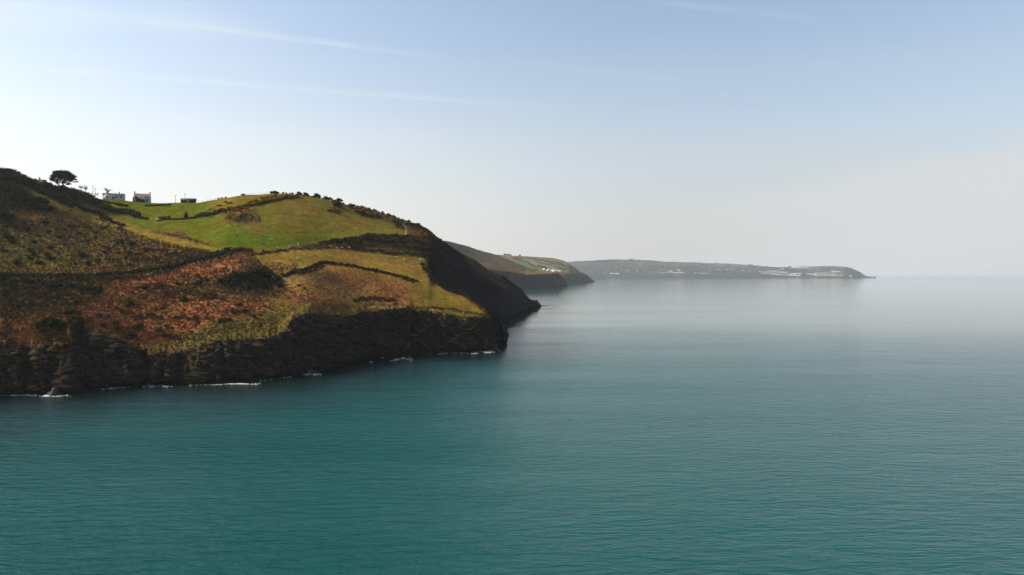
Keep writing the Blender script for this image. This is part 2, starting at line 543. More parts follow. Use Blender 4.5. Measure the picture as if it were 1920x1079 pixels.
# third and fourth headlands
poly('farbrown', [(836, 446), (880, 455), (935, 474), (968, 492), (1000, 500), (1066, 515), (1066, 545), (960, 548), (900, 520)], .5, .2)
poly('fargreen', [(836, 448), (870, 456), (900, 466), (890, 468), (850, 458)], 1, .3, .8)
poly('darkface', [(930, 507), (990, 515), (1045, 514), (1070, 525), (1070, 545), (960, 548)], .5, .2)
poly('faraut', [(962, 508), (1000, 512), (1052, 510), (1030, 515), (980, 516)], .5, .2)
poly('farbrown', [(932, 478), (970, 492), (1000, 505), (960, 508), (920, 498)], .8, .3)
poly('rim', [(930, 490), (965, 492), (980, 500), (940, 500)], 1.5, .4, .7)
poly('farfield', [(968, 478), (1010, 481), (1060, 486), (1090, 505), (1100, 512), (1075, 512), (1020, 508), (990, 496)], .6, .2)
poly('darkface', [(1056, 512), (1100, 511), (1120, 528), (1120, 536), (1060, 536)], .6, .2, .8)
poly('fargreen', [(958, 486), (972, 488), (1008, 503), (998, 506), (970, 496)], .5, .15)
poly('faraut', [(1010, 506), (1034, 511), (1028, 514), (1006, 511)], .5, .15)
# far coast
poly('farwood', [(1066, 480), (1700, 480), (1700, 530), (1066, 530)], .1, 0)
poly('fargrass', [(1130, 484), (1300, 492), (1360, 494), (1430, 500), (1410, 503), (1300, 500), (1180, 496)], 1.2, .6, .8, .1)
poly('fargrass', [(1370, 496), (1412, 497), (1400, 501), (1370, 500)], .6, .2)
poly('fargrass', [(1480, 500), (1560, 498), (1600, 503), (1570, 509), (1500, 506)], 1, .5, .9, .2)
poly('farfield', [(1420, 508), (1500, 512), (1500, 519), (1430, 514)], 1, .4, .5)
poly('farfield', [(1520, 510), (1585, 509), (1580, 519), (1525, 519)], 1, .4, .5)
poly('fargrass', [(1080, 502), (1250, 506), (1330, 510), (1330, 516), (1100, 514)], 1.2, .8, .5, .05)


def cover(px, py):
    fx = np.clip((px - RX0) / RS - .5, 0, RW - 1.001)
    fy = np.clip((py - RY0) / RS - .5, 0, RH - 1.001)
    ix, iy = fx.astype(int), fy.astype(int)
    a, b = (fx - ix)[..., None], (fy - iy)[..., None]
    return (ras[iy, ix] * (1 - a) * (1 - b) + ras[iy, ix + 1] * a * (1 - b) + ras[iy + 1, ix] * (1 - a) * b + ras[iy + 1, ix + 1] * a * b)


# ------------------------------------------------------------------ materials
def pbsdf(nt, col, rough=0.9, spec=0.2, normal=None):
    b = nt.new('ShaderNodeBsdfPrincipled')
    nt.put(b.inputs['Base Color'], col if isinstance(col, bpy.types.NodeSocket) else (col[0], col[1], col[2], 1))
    nt.put(b.inputs['Roughness'], rough)
    b.inputs['Specular IOR Level'].default_value = spec if spec > .15 else 0.0
    if normal is not None:
        nt.l.new(normal, b.inputs['Normal'])
    o = nt.new('ShaderNodeOutputMaterial')
    nt.l.new(b.outputs[0], o.inputs[0])
    return b


def newmat(name):
    m = bpy.data.materials.new(name)
    m.use_nodes = True
    nt = NT(m.node_tree)
    nt.n.clear()
    return m, nt


def plain(name, col, rough=0.85, var=0.25, scale=1.5, spec=0.2):
    """one colour with irregular wear and grain"""
    m, nt = newmat(name)
    tc = nt.new('ShaderNodeTexCoord').outputs['Object']
    n = nt.noise(tc, scale, 5, 0.6)
    f = nt.rng(n, .3, .7, 1 - var, 1 + var, False)
    v = nt.new('ShaderNodeVectorMath', operation='SCALE')
    v.inputs[0].default_value = col
    nt.l.new(f, v.inputs['Scale'])
    bp = nt.new('ShaderNodeBump')
    bp.inputs['Strength'].default_value = .3
    nt.l.new(n, bp.inputs['Height'])
    pbsdf(nt, v.outputs[0], rough, spec, bp.outputs[0])
    return m


def leafmat(name, cols, rough=.8):
    """foliage: tone changes clump by clump"""
    m, nt = newmat(name)
    geo = nt.new('ShaderNodeNewGeometry')
    r = nt.math('FRACT', nt.math('ADD', geo.outputs['Random Per Island'], nt.new('ShaderNodeObjectInfo').outputs['Random']))
    cr = nt.new('ShaderNodeValToRGB')
    nt.l.new(r, cr.inputs[0])
    els = cr.color_ramp.elements
    for i, c in enumerate(cols):
        e = els[i] if i < 2 else els.new(i / (len(cols) - 1))
        e.position = i / (len(cols) - 1)
        e.color = (*c, 1)
    pbsdf(nt, cr.outputs[0], rough, .1)
    return m


def landmat(name, fine, rocky, dirt=(.042, .036, .030), nscale=(.35, 2.2), bump=.5):
    m, nt = newmat(name)
    at = nt.new('ShaderNodeAttribute', attribute_name='cover')
    geo = nt.new('ShaderNodeNewGeometry')
    pos = geo.outputs['Position']
    base = at.outputs['Color']
    n1 = nt.noise(pos, nscale[0], 6, .65)
    n2 = nt.noise(nt.mapping(pos, (1, .5, 1)), nscale[1], 5, .7)
    n3 = nt.noise(pos, .045, 4, .5)
    f = nt.math('MULTIPLY', nt.rng(n1, .3, .7, .62, 1.4, False), nt.rng(n2, .25, .75, .5, 1.55, False))
    f = nt.math('MULTIPLY', f, nt.rng(nt.noise(nt.mapping(pos, (1, .7, 1)), nscale[0] * .35, 5, .65), .32, .68, .76, 1.28, False))
    sc_ = nt.new('ShaderNodeVectorMath', operation='SCALE')
    nt.l.new(base, sc_.inputs[0])
    nt.l.new(f, sc_.inputs['Scale'])
    col = sc_.outputs[0]
    # drift between greener and browner growth
    hue = nt.mix(nt.rng(n3, .35, .65, 0, 1), (.92, 1.05, .95), (1.10, .96, 1.0))
    col = nt.mix(1.0, col, hue, 'MULTIPLY')
    # bare slate wherever the ground is steep
    sepn = nt.new('ShaderNodeSeparateXYZ')
    nt.l.new(geo.outputs['True Normal'], sepn.inputs[0])
    nz = nt.math('ADD', sepn.outputs['Z'], nt.math('MULTIPLY', nt.math('SUBTRACT', n1, .5), .35))
    steep = nt.rng(nz, .42, .62, 1, 0)
    steep = nt.math('MULTIPLY', steep, at.outputs['Alpha'] if rocky else 0.0)
    strata = nt.noise(nt.mapping(pos, (.25, .4, 3.2), (0.0, math.radians(34), 0)), 1.0, 6, .7)
    rk = nt.mix(nt.rng(strata, .3, .7), (.010, .009, .008), dirt)
    rk = nt.mix(nt.rng(nt.noise(pos, .6, 5, .7), .52, .72, 0, .75), rk, (.062, .054, .042))
    col = nt.mix(steep, col, rk)
    # black, wet and weedy at the tide line
    sp = nt.new('ShaderNodeSeparateXYZ')
    nt.l.new(pos, sp.inputs[0])
    wet = nt.rng(nt.math('ADD', sp.outputs['Z'], nt.math('MULTIPLY', n1, 2.0)), 1.6, 4.0, .85, 0)
    col = nt.mix(nt.math('MULTIPLY', wet, 1.0 if rocky else 0.0), col, (.009, .009, .008))
    bp = nt.new('ShaderNodeBump')
    bp.inputs['Strength'].default_value = bump
    bp.inputs['Distance'].default_value = fine
    nt.l.new(nt.math('ADD', n2, strata), bp.inputs['Height'])
    pbsdf(nt, col, .92, .12, bp.outputs[0])
    return m


M_hill = landmat('hill_ground', .35, True)
M_far = landmat('far_ground', 1.2, True, (.05, .045, .04), (.02, .12), .5)
M_coast = landmat('far_coast_ground', 3.0, True, (.05, .05, .045), (.006, .03), .5)
M_rock = plain('dark_slate', (.034, .030, .027), .8, .6, .9)
M_bush = leafmat('bush_leaves', [(.012, .016, .006), (.020, .026, .008), (.034, .038, .010), (.018, .018, .008)])
M_olive = leafmat('olive_leaves', [(.030, .034, .010), (.055, .052, .014), (.040, .048, .010)])
M_gorse = leafmat('gorse_leaves', [(.024, .028, .008), (.34, .15, .008), (.05, .042, .010), (.26, .11, .008), (.022, .026, .008)])
M_brk = leafmat('bracken_fronds', [(.10, .038, .014), (.17, .072, .026), (.055, .028, .012), (.13, .062, .018), (.085, .055, .014)])
M_twig = leafmat('dry_twigs', [(.16, .10, .085), (.22, .13, .11), (.12, .09, .08)])
M_pine = leafmat('pine_needles', [(.012, .018, .012), (.018, .026, .014), (.026, .034, .016)])
M_bark = plain('bark', (.05, .04, .032), .9, .4, 3)
M_white = plain('white_render', (.50, .50, .50), .8, .12, .8)
M_blue = plain('pale_blue_render', (.34, .46, .54), .8, .12, .8)
M_slate = plain('roof_slate', (.13, .125, .12), .7, .3, 2)
M_pinkroof = plain('worn_red_roof', (.34, .20, .18), .8, .3, 1.4)
M_dark = plain('tarred_sheet', (.022, .024, .028), .6, .3, 1)
M_stone = plain('grey_stone', (.20, .19, .175), .9, .35, 1.2)
M_glass = plain('dark_glass', (.02, .024, .03), .12, .2, 1, .6)
M_wood = plain('weathered_wood', (.16, .13, .10), .9, .35, 4)
M_wire = plain('wire', (.10, .10, .10), .6, .1, 1)
M_house = plain('far_white_wall', (.85, .85, .83), .7, .1, .05)
M_farroof = plain('far_roof', (.40, .40, .42), .7, .2, .05)
M_wool = plain('wool', (.60, .56, .50), .95, .12, 6)
M_skin = plain('skin', (.45, .28, .2), .6, .1, 6)


def water():
    m, nt = newmat('sea_water')
    pos = nt.new('ShaderNodeNewGeometry').outputs['Position']
    mp = nt.mapping(pos, (.12, .42, 1), (0, 0, math.radians(-24)))
    mp2 = nt.mapping(pos, (.30, 1.25, 1), (0, 0, math.radians(-6)))
    mp3 = nt.mapping(pos, (.035, .10, 1), (0, 0, math.radians(-20)))
    a = nt.noise(mp, 1.6, 4, .55, .5)
    b = nt.noise(mp2, 1.5, 3, .6, .3)
    c = nt.noise(mp3, 1.0, 3, .5)
    h = nt.math('ADD', nt.math('ADD', nt.math('MULTIPLY', a, 1.25), nt.math('MULTIPLY', b, .36)), nt.math('MULTIPLY', c, 1.5))
    patch = nt.noise(nt.mapping(pos, (.006, .016, 1)), 1.0, 4, .55)
    bp = nt.new('ShaderNodeBump')
    sx = nt.new('ShaderNodeSeparateXYZ')
    nt.l.new(pos, sx.inputs[0])
    wind = nt.math('ADD', sx.outputs['X'], nt.math('MULTIPLY', nt.math('SUBTRACT', patch, .5), 160.0))
    p2 = nt.noise(nt.mapping(pos, (.004, .020, 1), (0, 0, math.radians(-12))), 1.0, 4, .6)
    st = nt.math('MULTIPLY', nt.rng(wind, -110.0, 60.0, .60, .33), nt.rng(p2, .35, .65, .7, 1.2))
    # calmer farther offshore
    st = nt.math('MULTIPLY', st, nt.rng(sx.outputs['Y'], 120.0, 540.0, 1.0, .12))
    st = nt.math('MULTIPLY', st, nt.rng(sx.outputs['Y'], 1500.0, 4500.0, 1.0, 2.6))
    nt.l.new(st, bp.inputs['Strength'])
    bp.inputs['Distance'].default_value = 1.0
    nt.l.new(h, bp.inputs['Height'])
    shallow = nt.noise(nt.mapping(pos, (.004, .006, 1)), 1.0, 3, .5)
    col = nt.mix(nt.rng(shallow, .3, .7), (.0003, .050, .049), (.0006, .064, .059))
    col = nt.mix(nt.rng(nt.new('ShaderNodeSeparateXYZ').outputs['X'] if False else nt.math('ADD', nt.vec('DOT_PRODUCT', pos, (1.0, -.15, 0)), nt.math('MULTIPLY', nt.math('SUBTRACT', shallow, .5), 120.0)), 20.0, 190.0, 0, .75), col, (.0012, .046, .056))
    # dark reflection of the cliffs, painted into the water colour near the shore
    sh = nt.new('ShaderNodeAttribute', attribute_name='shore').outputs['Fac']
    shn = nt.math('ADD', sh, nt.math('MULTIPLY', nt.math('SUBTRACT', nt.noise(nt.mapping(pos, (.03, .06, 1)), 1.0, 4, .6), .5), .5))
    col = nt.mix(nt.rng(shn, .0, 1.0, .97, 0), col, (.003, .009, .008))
    rg = nt.rng(sx.outputs['Y'], 150.0, 560.0, .16, .05)
    pb = pbsdf(nt, col, rg, .40, bp.outputs[0])
    pb.inputs['IOR'].default_value = 1.27
    return m


M_sea = water()

# ------------------------------------------------------------------ terrain builder
def curve(px, pts):
    """pts: (px, Y, py) or (px, Y, ('z', Z)) -> arrays Y(px), Z(px)"""
    xs = np.array([p[0] for p in pts], float)
    Ys = np.array([p[1] for p in pts], float)
    Zs = np.array([p[2][1] if isinstance(p[2], tuple) else float(zof(p[2], p[1])) for p in pts])
    return np.interp(px, xs, Ys), np.interp(px, xs, Zs)


def sm1(a, k, axis):
    g = np.exp(-0.5 * (np.arange(-3 * k, 3 * k + 1) / k) ** 2)
    g /= g.sum()
    return np.apply_along_axis(lambda m: np.convolve(np.pad(m, 3 * k, 'edge'), g, 'valid'), axis, a)


def grid_faces(nc, nr):
    i, j = np.meshgrid(np.arange(nc - 1), np.arange(nr - 1), indexing='ij')
    a = (i * nr + j).ravel()
    return np.stack([a, a + nr, a + nr + 1, a + 1], 1)


def rows_from(knots, counts):
    Yr, Zr, seg = [], [], []
    for k, n in enumerate(counts):
        t = (np.arange(n) / n)[None, :]
        Yr.append(knots[k][0][:, None] * (1 - t) + knots[k + 1][0][:, None] * t)
        Zr.append(knots[k][1][:, None] * (1 - t) + knots[k + 1][1][:, None] * t)
        seg += [k + x / n for x in range(n)]
    Yr.append(knots[-1][0][:, None])
    Zr.append(knots[-1][1][:, None])
    seg.append(len(counts))
    return np.concatenate(Yr, 1), np.concatenate(Zr, 1), np.array(seg)


def normals(X, Y, Z):
    P = np.stack([X, Y, Z], -1)
    du = np.gradient(P, axis=0)
    dv = np.gradient(P, axis=1)
    N = np.cross(du, dv)
    N /= np.linalg.norm(N, axis=-1)[..., None] + 1e-9
    N[N[..., 2] < 0] *= -1
    return N


def land(name, X, Y, Z, cov, rockmask, mat):
    nc, nr = X.shape
    me = mesh_np(name, np.stack([X, Y, Z], -1).reshape(-1, 3), grid_faces(nc, nr), [mat], True)
    ca = me.color_attributes.new('cover', 'FLOAT_COLOR', 'POINT')
    c = np.concatenate([cov[..., :3], rockmask[..., None]], -1).reshape(-1, 4).astype(np.float32)
    ca.data.foreach_set('color', c.ravel())
    return tag(obj(name, me), kind='structure')


# ---- the near hillside
px = np.concatenate([np.arange(-260, 0, 5.0), np.arange(0, 1034, 1.25)])
NCOL = len(px)
Wp = [(-260, 790), (0, 740), (60, 740), (126, 739), (150, 733), (167, 731), (200, 728), (232, 725.5), (300, 722.5), (340, 722), (400, 721), (432, 719),
      (507, 711), (582, 700.6), (640, 684), (693, 673), (753, 666.6), (810, 662), (870, 662), (915, 658), (941, 646), (948, 641)]
K = []
K.append(curve(px, [(x, seaY(y) - 7, ('z', -4)) for x, y in Wp] + [(960, 372, ('z', -4)), (1034, 372, ('z', -4))]))
K.append(curve(px, [(x, seaY(y), ('z', -.1)) for x, y in Wp] + [(954, 372, ('z', -4)), (960, 376, ('z', -4)), (1034, 376, ('z', -4))]))
T1 = [(-260, 185, 680), (0, 214, 645), (40, 216, 650), (63, 217, 651), (126, 219, 649), (132, 226, 606), (148, 228, 611), (167, 227, 621), (195, 226, 632),
      (222, 228, 641), (230, 230, 645), (260, 230, 653), (320, 233, 662), (376, 236, 650), (399, 238, 640), (470, 243, 637), (517, 249, 629), (539, 256, 616), (545, 260, 601),
      (579, 268, 588), (609, 276, 594), (654, 288, 591), (675, 296, 585), (764, 312, 579), (799, 318, 584), (835, 322, 589), (870, 324, 597),
      (923, 333, 595), (935, 340, 603), (941, 345, 611), (946, 350, 626), (951, 362, ('z', -4)), (960, 380, ('z', -4)), (1034, 380, ('z', -4))]
Tk = tuple(np.where(px > 915, a, sm1(a[None, :], 3, 1)[0]) for a in curve(px, T1))
stp = np.clip((930 - px) / 25, 0, 1) * .5                      # how much steeper than the bare outline
Yt = Tk[0] * (1 - stp) + (K[-1][0] + 2.5) * stp
Zt = H + (Tk[1] - H) / Tk[0] * Yt
on = np.clip((944 - px) / 8, 0, 1)
Ysm, Zsm = Yt.copy(), Zt.copy()
Yt = Yt + on * (fbm(px * .05, 0, 3.1, 1, 3) * 2.4 + fbm(px * .25, 0, 8.1, 1, 2) * .8)
Zt = Zt + on * (fbm(px * .07, 5.5, 0, 1, 3) * 1.3 + fbm(px * .33, 2.5, 0, 1, 3) * .9)
K.append((Yt, Zt))
K[1] = (K[1][0] + on * (fbm(px * .06, 1.5, 0, 1, 3) * 2.0 + fbm(px * .3, 4.5, 0, 1, 2) * .9), K[1][1])
PE = [(-260, 250, 514), (0, 275, 518), (71, 280, 519), (150, 286, 520), (230, 292, 515), (300, 300, 506), (336, 306, 501), (406, 318, 481), (431, 322, 473.5),
      (480, 326, 474), (548, 345, 466), (600, 360, 464), (636, 370, 464), (700, 385, 469), (797, 398, 481), (803, 380, 500), (810, 362, 527), (837, 354, 542.5), (868, 353, 551),
      (893, 346, 570), (915, 343, 586), (923, 341, 592), (935, 344, 601.5), (941, 348, 610.5), (946, 353, 625.5), (951, 365, ('z', -4)), (960, 384, ('z', -4)),
      (1034, 384, ('z', -4))]
Pk = curve(px, PE)
T1k = (Ysm, Zsm)
M_ = []
for q in (0, 1):
    a_, b_ = T1k[q].copy(), Pk[q]
    a_ = sm1(a_[None, :], 26, 1)[0]
    M_.append(a_ * .84 + b_ * .16)
tipw = np.clip((px - 860) / 40, 0, 1)
near = np.where(px > 943, 0.02, 0.09)
K.append(tuple(T1k[q] * (1 - near) + Pk[q] * near + (q == 1) * on * fbm(px * .05, 5.5, 2, 1, 2) * .5 for q in (0, 1)))
K.append(tuple(M_[q] * (1 - tipw) + (T1k[q] * .84 + Pk[q] * .16) * tipw for q in (0, 1)))
Pk = tuple(sm1(a[None, :], 3, 1)[0] for a in Pk)
K.append(Pk)
Gk = curve(px, [(790, 402, 480), (806, 414, ('z', 34)), (820, 428, ('z', 12)), (840, 445, ('z', -3)), (870, 465, ('z', -3)), (900, 487, ('z', -3)), (937, 533, ('z', -3)),
                (970, 612, ('z', -3)), (995, 700, ('z', -3)), (1013, 752, ('z', -3)), (1024, 800, ('z', -6)), (1034, 810, ('z', -6))])
gl = px < 790
wgt = np.clip((px - 780) / 12, 0, 1)
GY_ = Pk[0] + 4
GZ_ = Pk[1] + .6
K.append((GY_ * (1 - wgt) + Gk[0] * wgt, GZ_ * (1 - wgt) + Gk[1] * wgt))
Sk = curve(px, [(-260, 380, 285), (0, 400, 319), (20, 402, 322), (50, 408, 333), (90, 415, 345), (107, 420, 350), (145, 428, 368), (172, 425, 386), (200, 415, 401),
                (250, 395, 421), (320, 370, 441), (367, 355, 448), (425, 331, 467), (440, 331, 469.5), (1034, 331, 469.5)])
Uk = curve(px, [(440, 329, 471), (480, 334, 470), (548, 355, 460.5), (600, 370, 458), (620, 378, 454), (650, 388, 446), (700, 400, 440), (770, 412, 440), (805, 430, 450),
                (830, 468, ('z', 40)), (870, 515, ('z', 28)), (900, 558, ('z', 20)), (937, 602, ('z', 15)), (970, 655, ('z', 9)), (995, 712, ('z', 4)), (1013, 765, ('z', -2)),
                (1034, 820, ('z', -6))])
wl = np.clip((450 - px) / 60, 0, 1)
UY = Pk[0] * .65 + Sk[0] * .35
UZ = Pk[1] * .68 + Sk[1] * .32
U = (Uk[0] * (1 - wl) + UY * wl, Uk[1] * (1 - wl) + UZ * wl)
K.append(U)
Ck = curve(px, [(-260, 455, 298), (0, 470, 330), (100, 470, 358), (150, 465, 368), (178, 460, 371), (233, 462, 373), (250, 466, 375.5), (300, 472, 377.5), (370, 470, 377.5),
                (390, 466, 373), (420, 462, 366), (450, 460, 363), (520, 460, 361), (580, 464, 366), (620, 470, 373), (650, 478, 380.5), (700, 500, 394), (723, 510, 401),
                (750, 520, 410), (783, 528, 422), (800, 531, 429), (833, 553, 452), (857, 575, 469), (890, 600, 485), (920, 630, 507), (945, 655, 516), (962, 680, 531),
                (978, 702, 543), (990, 718, 558), (998, 730, 566), (1006, 748, 570.5), (1013, 772, 573), (1020, 800, ('z', -5)), (1034, 830, ('z', -6))])
ws = np.clip((445 - px) / 70, 0, 1)
ws = ws * ws * (3 - 2 * ws)
SY = U[0] * .66 + Ck[0] * .34
SZ = U[1] * .66 + Ck[1] * .34
S = (SY * (1 - ws) + Sk[0] * ws, SZ * (1 - ws) + Sk[1] * ws)
K.append(S)
K.append((S[0] + 9, S[1] - 1.4 * ws + (Ck[1] - S[1]) / np.maximum(Ck[0] - S[0], 1) * 9 * (1 - ws)))
K.append(Ck)
wr = np.clip((px - 800) / 60, 0, 1)
K.append((Ck[0] + 40, np.where(wr > 0, Ck[1] - 2 - wr * 24, Ck[1] - 2)))
K.append((Ck[0] + 220, np.where(wr > 0, np.maximum((Ck[1] - 14) * (1 - wr) - 5, -6), Ck[1] - 14)))
CNT = [6, 96, 16, 30, 170, 4, 70, 130, 8, 90, 10, 8]
for k_ in (7, 8, 9, 10):
    m_ = np.clip((780 - px) / 30, 0, 1)
    K[k_] = tuple(a * (1 - m_) + sm1(a[None, :], 8, 1)[0] * m_ for a in K[k_])
YB, ZB, SEG = rows_from(K, CNT)
SEG = np.where(SEG < 2, SEG, np.where(SEG < 5, 2 + (SEG - 2) / 3, SEG - 2))      # the middle knot does not count
YB, ZB = sm1(YB, 1, 0), sm1(ZB, 1, 0)
# round off the profile away from the cliff edge
Ys_, Zs_ = sm1(YB, 5, 1), sm1(ZB, 5, 1)
keep = np.interp(SEG, [0, 2.05, 2.2, 10], [0, 0, 1, 1])
YB, ZB = YB * (1 - keep) + Ys_ * keep, ZB * (1 - keep) + Zs_ * keep
PXg = np.repeat(px[:, None], YB.shape[1], 1)
PYg = proj_py(YB, ZB)


def gaussb(cx, cy, sx, sy, rot=0.0):
    c, s = math.cos(rot), math.sin(rot)
    dx, dy = PXg - cx, PYg - cy
    return np.exp(-((dx * c + dy * s) / sx) ** 2 - ((-dx * s + dy * c) / sy) ** 2)


vis = np.interp(SEG, [1.9, 2.1, 8, 8.3], [0, 1, 1, 0])[None, :]
ZB = ZB + vis * (4.5 * gaussb(452, 506, 34, 15, .12) - 4.5 * gaussb(496, 531, 36, 11, .15) - .7 * gaussb(545, 530, 18, 20, -.5)
                 + 2.0 * gaussb(90, 606, 30, 12) - 1.2 * gaussb(140, 606, 14, 30) + 2.2 * gaussb(600, 520, 60, 14)
                 - 2.5 * gaussb(90, 396, 50, 10, .2) + 2.0 * gaussb(60, 372, 60, 8, .35) + 2.0 * gaussb(260, 556, 60, 12, -.1) - 1.5 * gaussb(110, 560, 70, 12))
ZB = ZB + vis * 2.0 * fbm(YB * (PXg - 960) / F, YB, 0, 1 / 42, 3)
XB = YB * (PXg - 960) / F
PYg = proj_py(YB, ZB)
N = normals(XB, YB, ZB)
jit = fbm(XB, YB, ZB, .35, 3)
cov = cover(PXg + jit * 5, PYg + fbm(XB, YB, ZB + 30, .45, 2) * 3)
rough = cov[..., 3]
back = np.clip((SEG - 8.0) * 6, 0, 1)[None, :, None]
cov = cov * (1 - back) + np.array([.08, .085, .014, .1]) * back
bumpy = np.abs(fbm(XB * .45, YB * 1.1, ZB * 1.3, .55, 3, .6)) * 2.4
fine = fbm(XB * .7, YB * 1.0, ZB * 1.0, .9, 2, .6)
land_on = np.interp(SEG, [1.75, 2.05], [0, 1])[None, :]
dv = rough * (bumpy * 1.25 + fine * .8) * land_on
# cliffs: ribs, gullies and dipping beds
cl = np.interp(SEG, [.9, 1.1, 1.8, 2.12], [0, 1, 1, 0])[None, :]
bed = XB * .62 + ZB * .78 + YB * .15
ribs = 1 - np.abs(fbm(XB + ZB * .35, YB * .5, ZB * .16, .12, 4, .55)) * 3.2
blocks = np.abs(fbm(bed * .9, XB * .12, YB * .12, .55, 4)) * 3
steps = (np.floor(bed / 1.7 + fbm(XB, YB, ZB, .2, 2) * 1.5) % 3) / 3
seaface = np.clip((PXg - 795) / 30, 0, 1) * np.clip((1008 - PXg) / 30, 0, 1) * np.interp(SEG, [3.0, 3.5, 7.3, 7.9], [0, 1, 1, 0])[None, :]
cd = cl * (ribs * 3.4 + blocks * 1.7 + steps * 1.5 - 2.6 + fine * 1.0)
cd = cd + seaface * ((1 - np.abs(fbm(XB, YB * .4, ZB * .3, .06, 4)) * 3) * 2.0 + blocks * .8 - 1.2)
# sunlit ribs of the cliff: their light painted as pale lines, slightly raised
PXj, PYj = PXg + fbm(XB, YB, ZB, .5, 3) * 5, PYg + fbm(XB, YB, ZB + 50, .5, 3) * 4
lit_rib = np.zeros(PXg.shape)
for pts_, wd_ in (([(806, 584), (805, 600), (797, 616), (780, 632), (765, 648), (755, 660)], 1.9), ([(886, 611), (868, 625), (850, 636), (834, 648), (816, 658)], 1.5),
                  ([(899, 615), (889, 623)], 1.2), ([(913, 636), (905, 655)], 2.2), ([(415, 650), (398, 668), (382, 686)], 1.0), ([(176, 615), (184, 628), (180, 645)], 4.5),
                  ([(213, 646), (205, 656), (196, 668)], 4.0), ([(243, 655), (238, 675), (228, 692), (234, 714)], 4.0), ([(304, 664), (298, 678)], 2.5), ([(22, 666), (34, 690), (30, 725)], 2.2),
                  ([(2, 690), (6, 704)], 2.2), ([(62, 700), (80, 710)], 1.0), ([(640, 600), (690, 610)], .8), ([(470, 640), (500, 636)], 1.6)):
    dd = np.full(PXg.shape, 1e9)
    for (x0, y0), (x1, y1) in zip(pts_[:-1], pts_[1:]):
        L_ = (x1 - x0) ** 2 + (y1 - y0) ** 2
        t_ = np.clip(((PXj - x0) * (x1 - x0) + (PYj - y0) * (y1 - y0)) / L_, 0, 1)
        dd = np.minimum(dd, np.hypot(PXj - x0 - t_ * (x1 - x0), PYj - y0 - t_ * (y1 - y0)))
    lit_rib_ = np.clip(wd_ / 2 + .7 - dd, 0, 1) * np.interp(SEG, [1.0, 1.1, 2.02, 2.1], [0, 1, 1, 0])[None, :]
    lit_rib = np.maximum(lit_rib, lit_rib_)
cd = cd + lit_rib * 1.0
Nh = N.copy()
XD = XB + N[..., 0] * dv + N[..., 0] * cd
YD = YB + N[..., 1] * dv + N[..., 1] * cd
ZD = ZB + N[..., 2] * dv + N[..., 2] * cd * .5
lit_rib = lit_rib * np.clip(.65 + fbm(XB, YB, ZB, .9, 3) * 1.6, 0, 1)
rockm = np.clip(cl * 1.4 + seaface * .8 + np.interp(SEG, [2.0, 2.3], [.9, .15])[None, :], 0, 1)
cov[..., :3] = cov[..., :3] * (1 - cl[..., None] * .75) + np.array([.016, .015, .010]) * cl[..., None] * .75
cov[..., :3] = cov[..., :3] * (1 - lit_rib[..., None]) + np.array([.115, .088, .058]) * lit_rib[..., None]
rockm = rockm * (1 - lit_rib)
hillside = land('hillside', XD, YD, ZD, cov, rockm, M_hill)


def ground(pxv, pyv, s0=2.0, s1=8.05):
    """point of the hillside seen at a photo position"""
    c = int(np.argmin(np.abs(px - pxv)))
    kx = XD[c] / YD[c] * F + 960
    pp = proj_py(YD[c], ZD[c])
    idx = np.where((SEG >= s0) & (SEG <= s1))[0]
    for i in idx:
        if pp[i] <= pyv:
            return Vector((YD[c, i] * (pxv - 960) / F, YD[c, i], ZD[c, i]))
    i = idx[np.argmin(pp[idx])]
    return Vector((YD[c, i] * (pxv - 960) / F, YD[c, i], ZD[c, i]))


# ---- farther headlands
def headland(name, x0, x1, step, knots, counts, mat, amp, f, rockto, s=1):
    cx = np.arange(x0, x1 + step, step)
    kk = [curve(cx, k) for k in knots]
    Yb, Zb, seg = rows_from(kk, counts)
    Yb, Zb = sm1(Yb, s, 0), sm1(Zb, s, 0)
    Xb = Yb * (cx[:, None] - 960) / F
    PX = np.repeat(cx[:, None], Yb.shape[1], 1)
    PY = proj_py(Yb, Zb)
    cv = cover(PX, PY)
    n = normals(Xb, Yb, Zb)
    d = fbm(Xb, Yb, Zb, f, 4, .6) * amp * np.interp(seg, [0, 1, 2, 2.3, 9], [0, 3.4, 2.6, 1, 1])[None, :] * (.35 + cv[..., 3])
    rm = np.repeat(np.interp(seg, [0, rockto, rockto + .3, 9], [1, 1, .2, .2])[None, :], len(cx), 0)
    X_, Y_, Z_ = Xb + n[..., 0] * d, Yb + n[..., 1] * d, Zb + n[..., 2] * d * .6
    land(name, X_, Y_, Z_, cv, rm, mat)
    return cx, X_, Y_, Z_, seg


def at(grid, pxv, pyv):
    cx, X_, Y_, Z_, seg = grid
    c = int(np.argmin(np.abs(cx - pxv)))
    pp = proj_py(Y_[c], Z_[c])
    for i in range(len(seg)):
        if seg[i] > 1 and pp[i] <= pyv:
            return Vector((Y_[c, i] * (pxv - 960) / F, Y_[c, i], Z_[c, i]))
    i = int(np.argmin(pp))
    return Vector((Y_[c, i] * (pxv - 960) / F, Y_[c, i], Z_[c, i]))


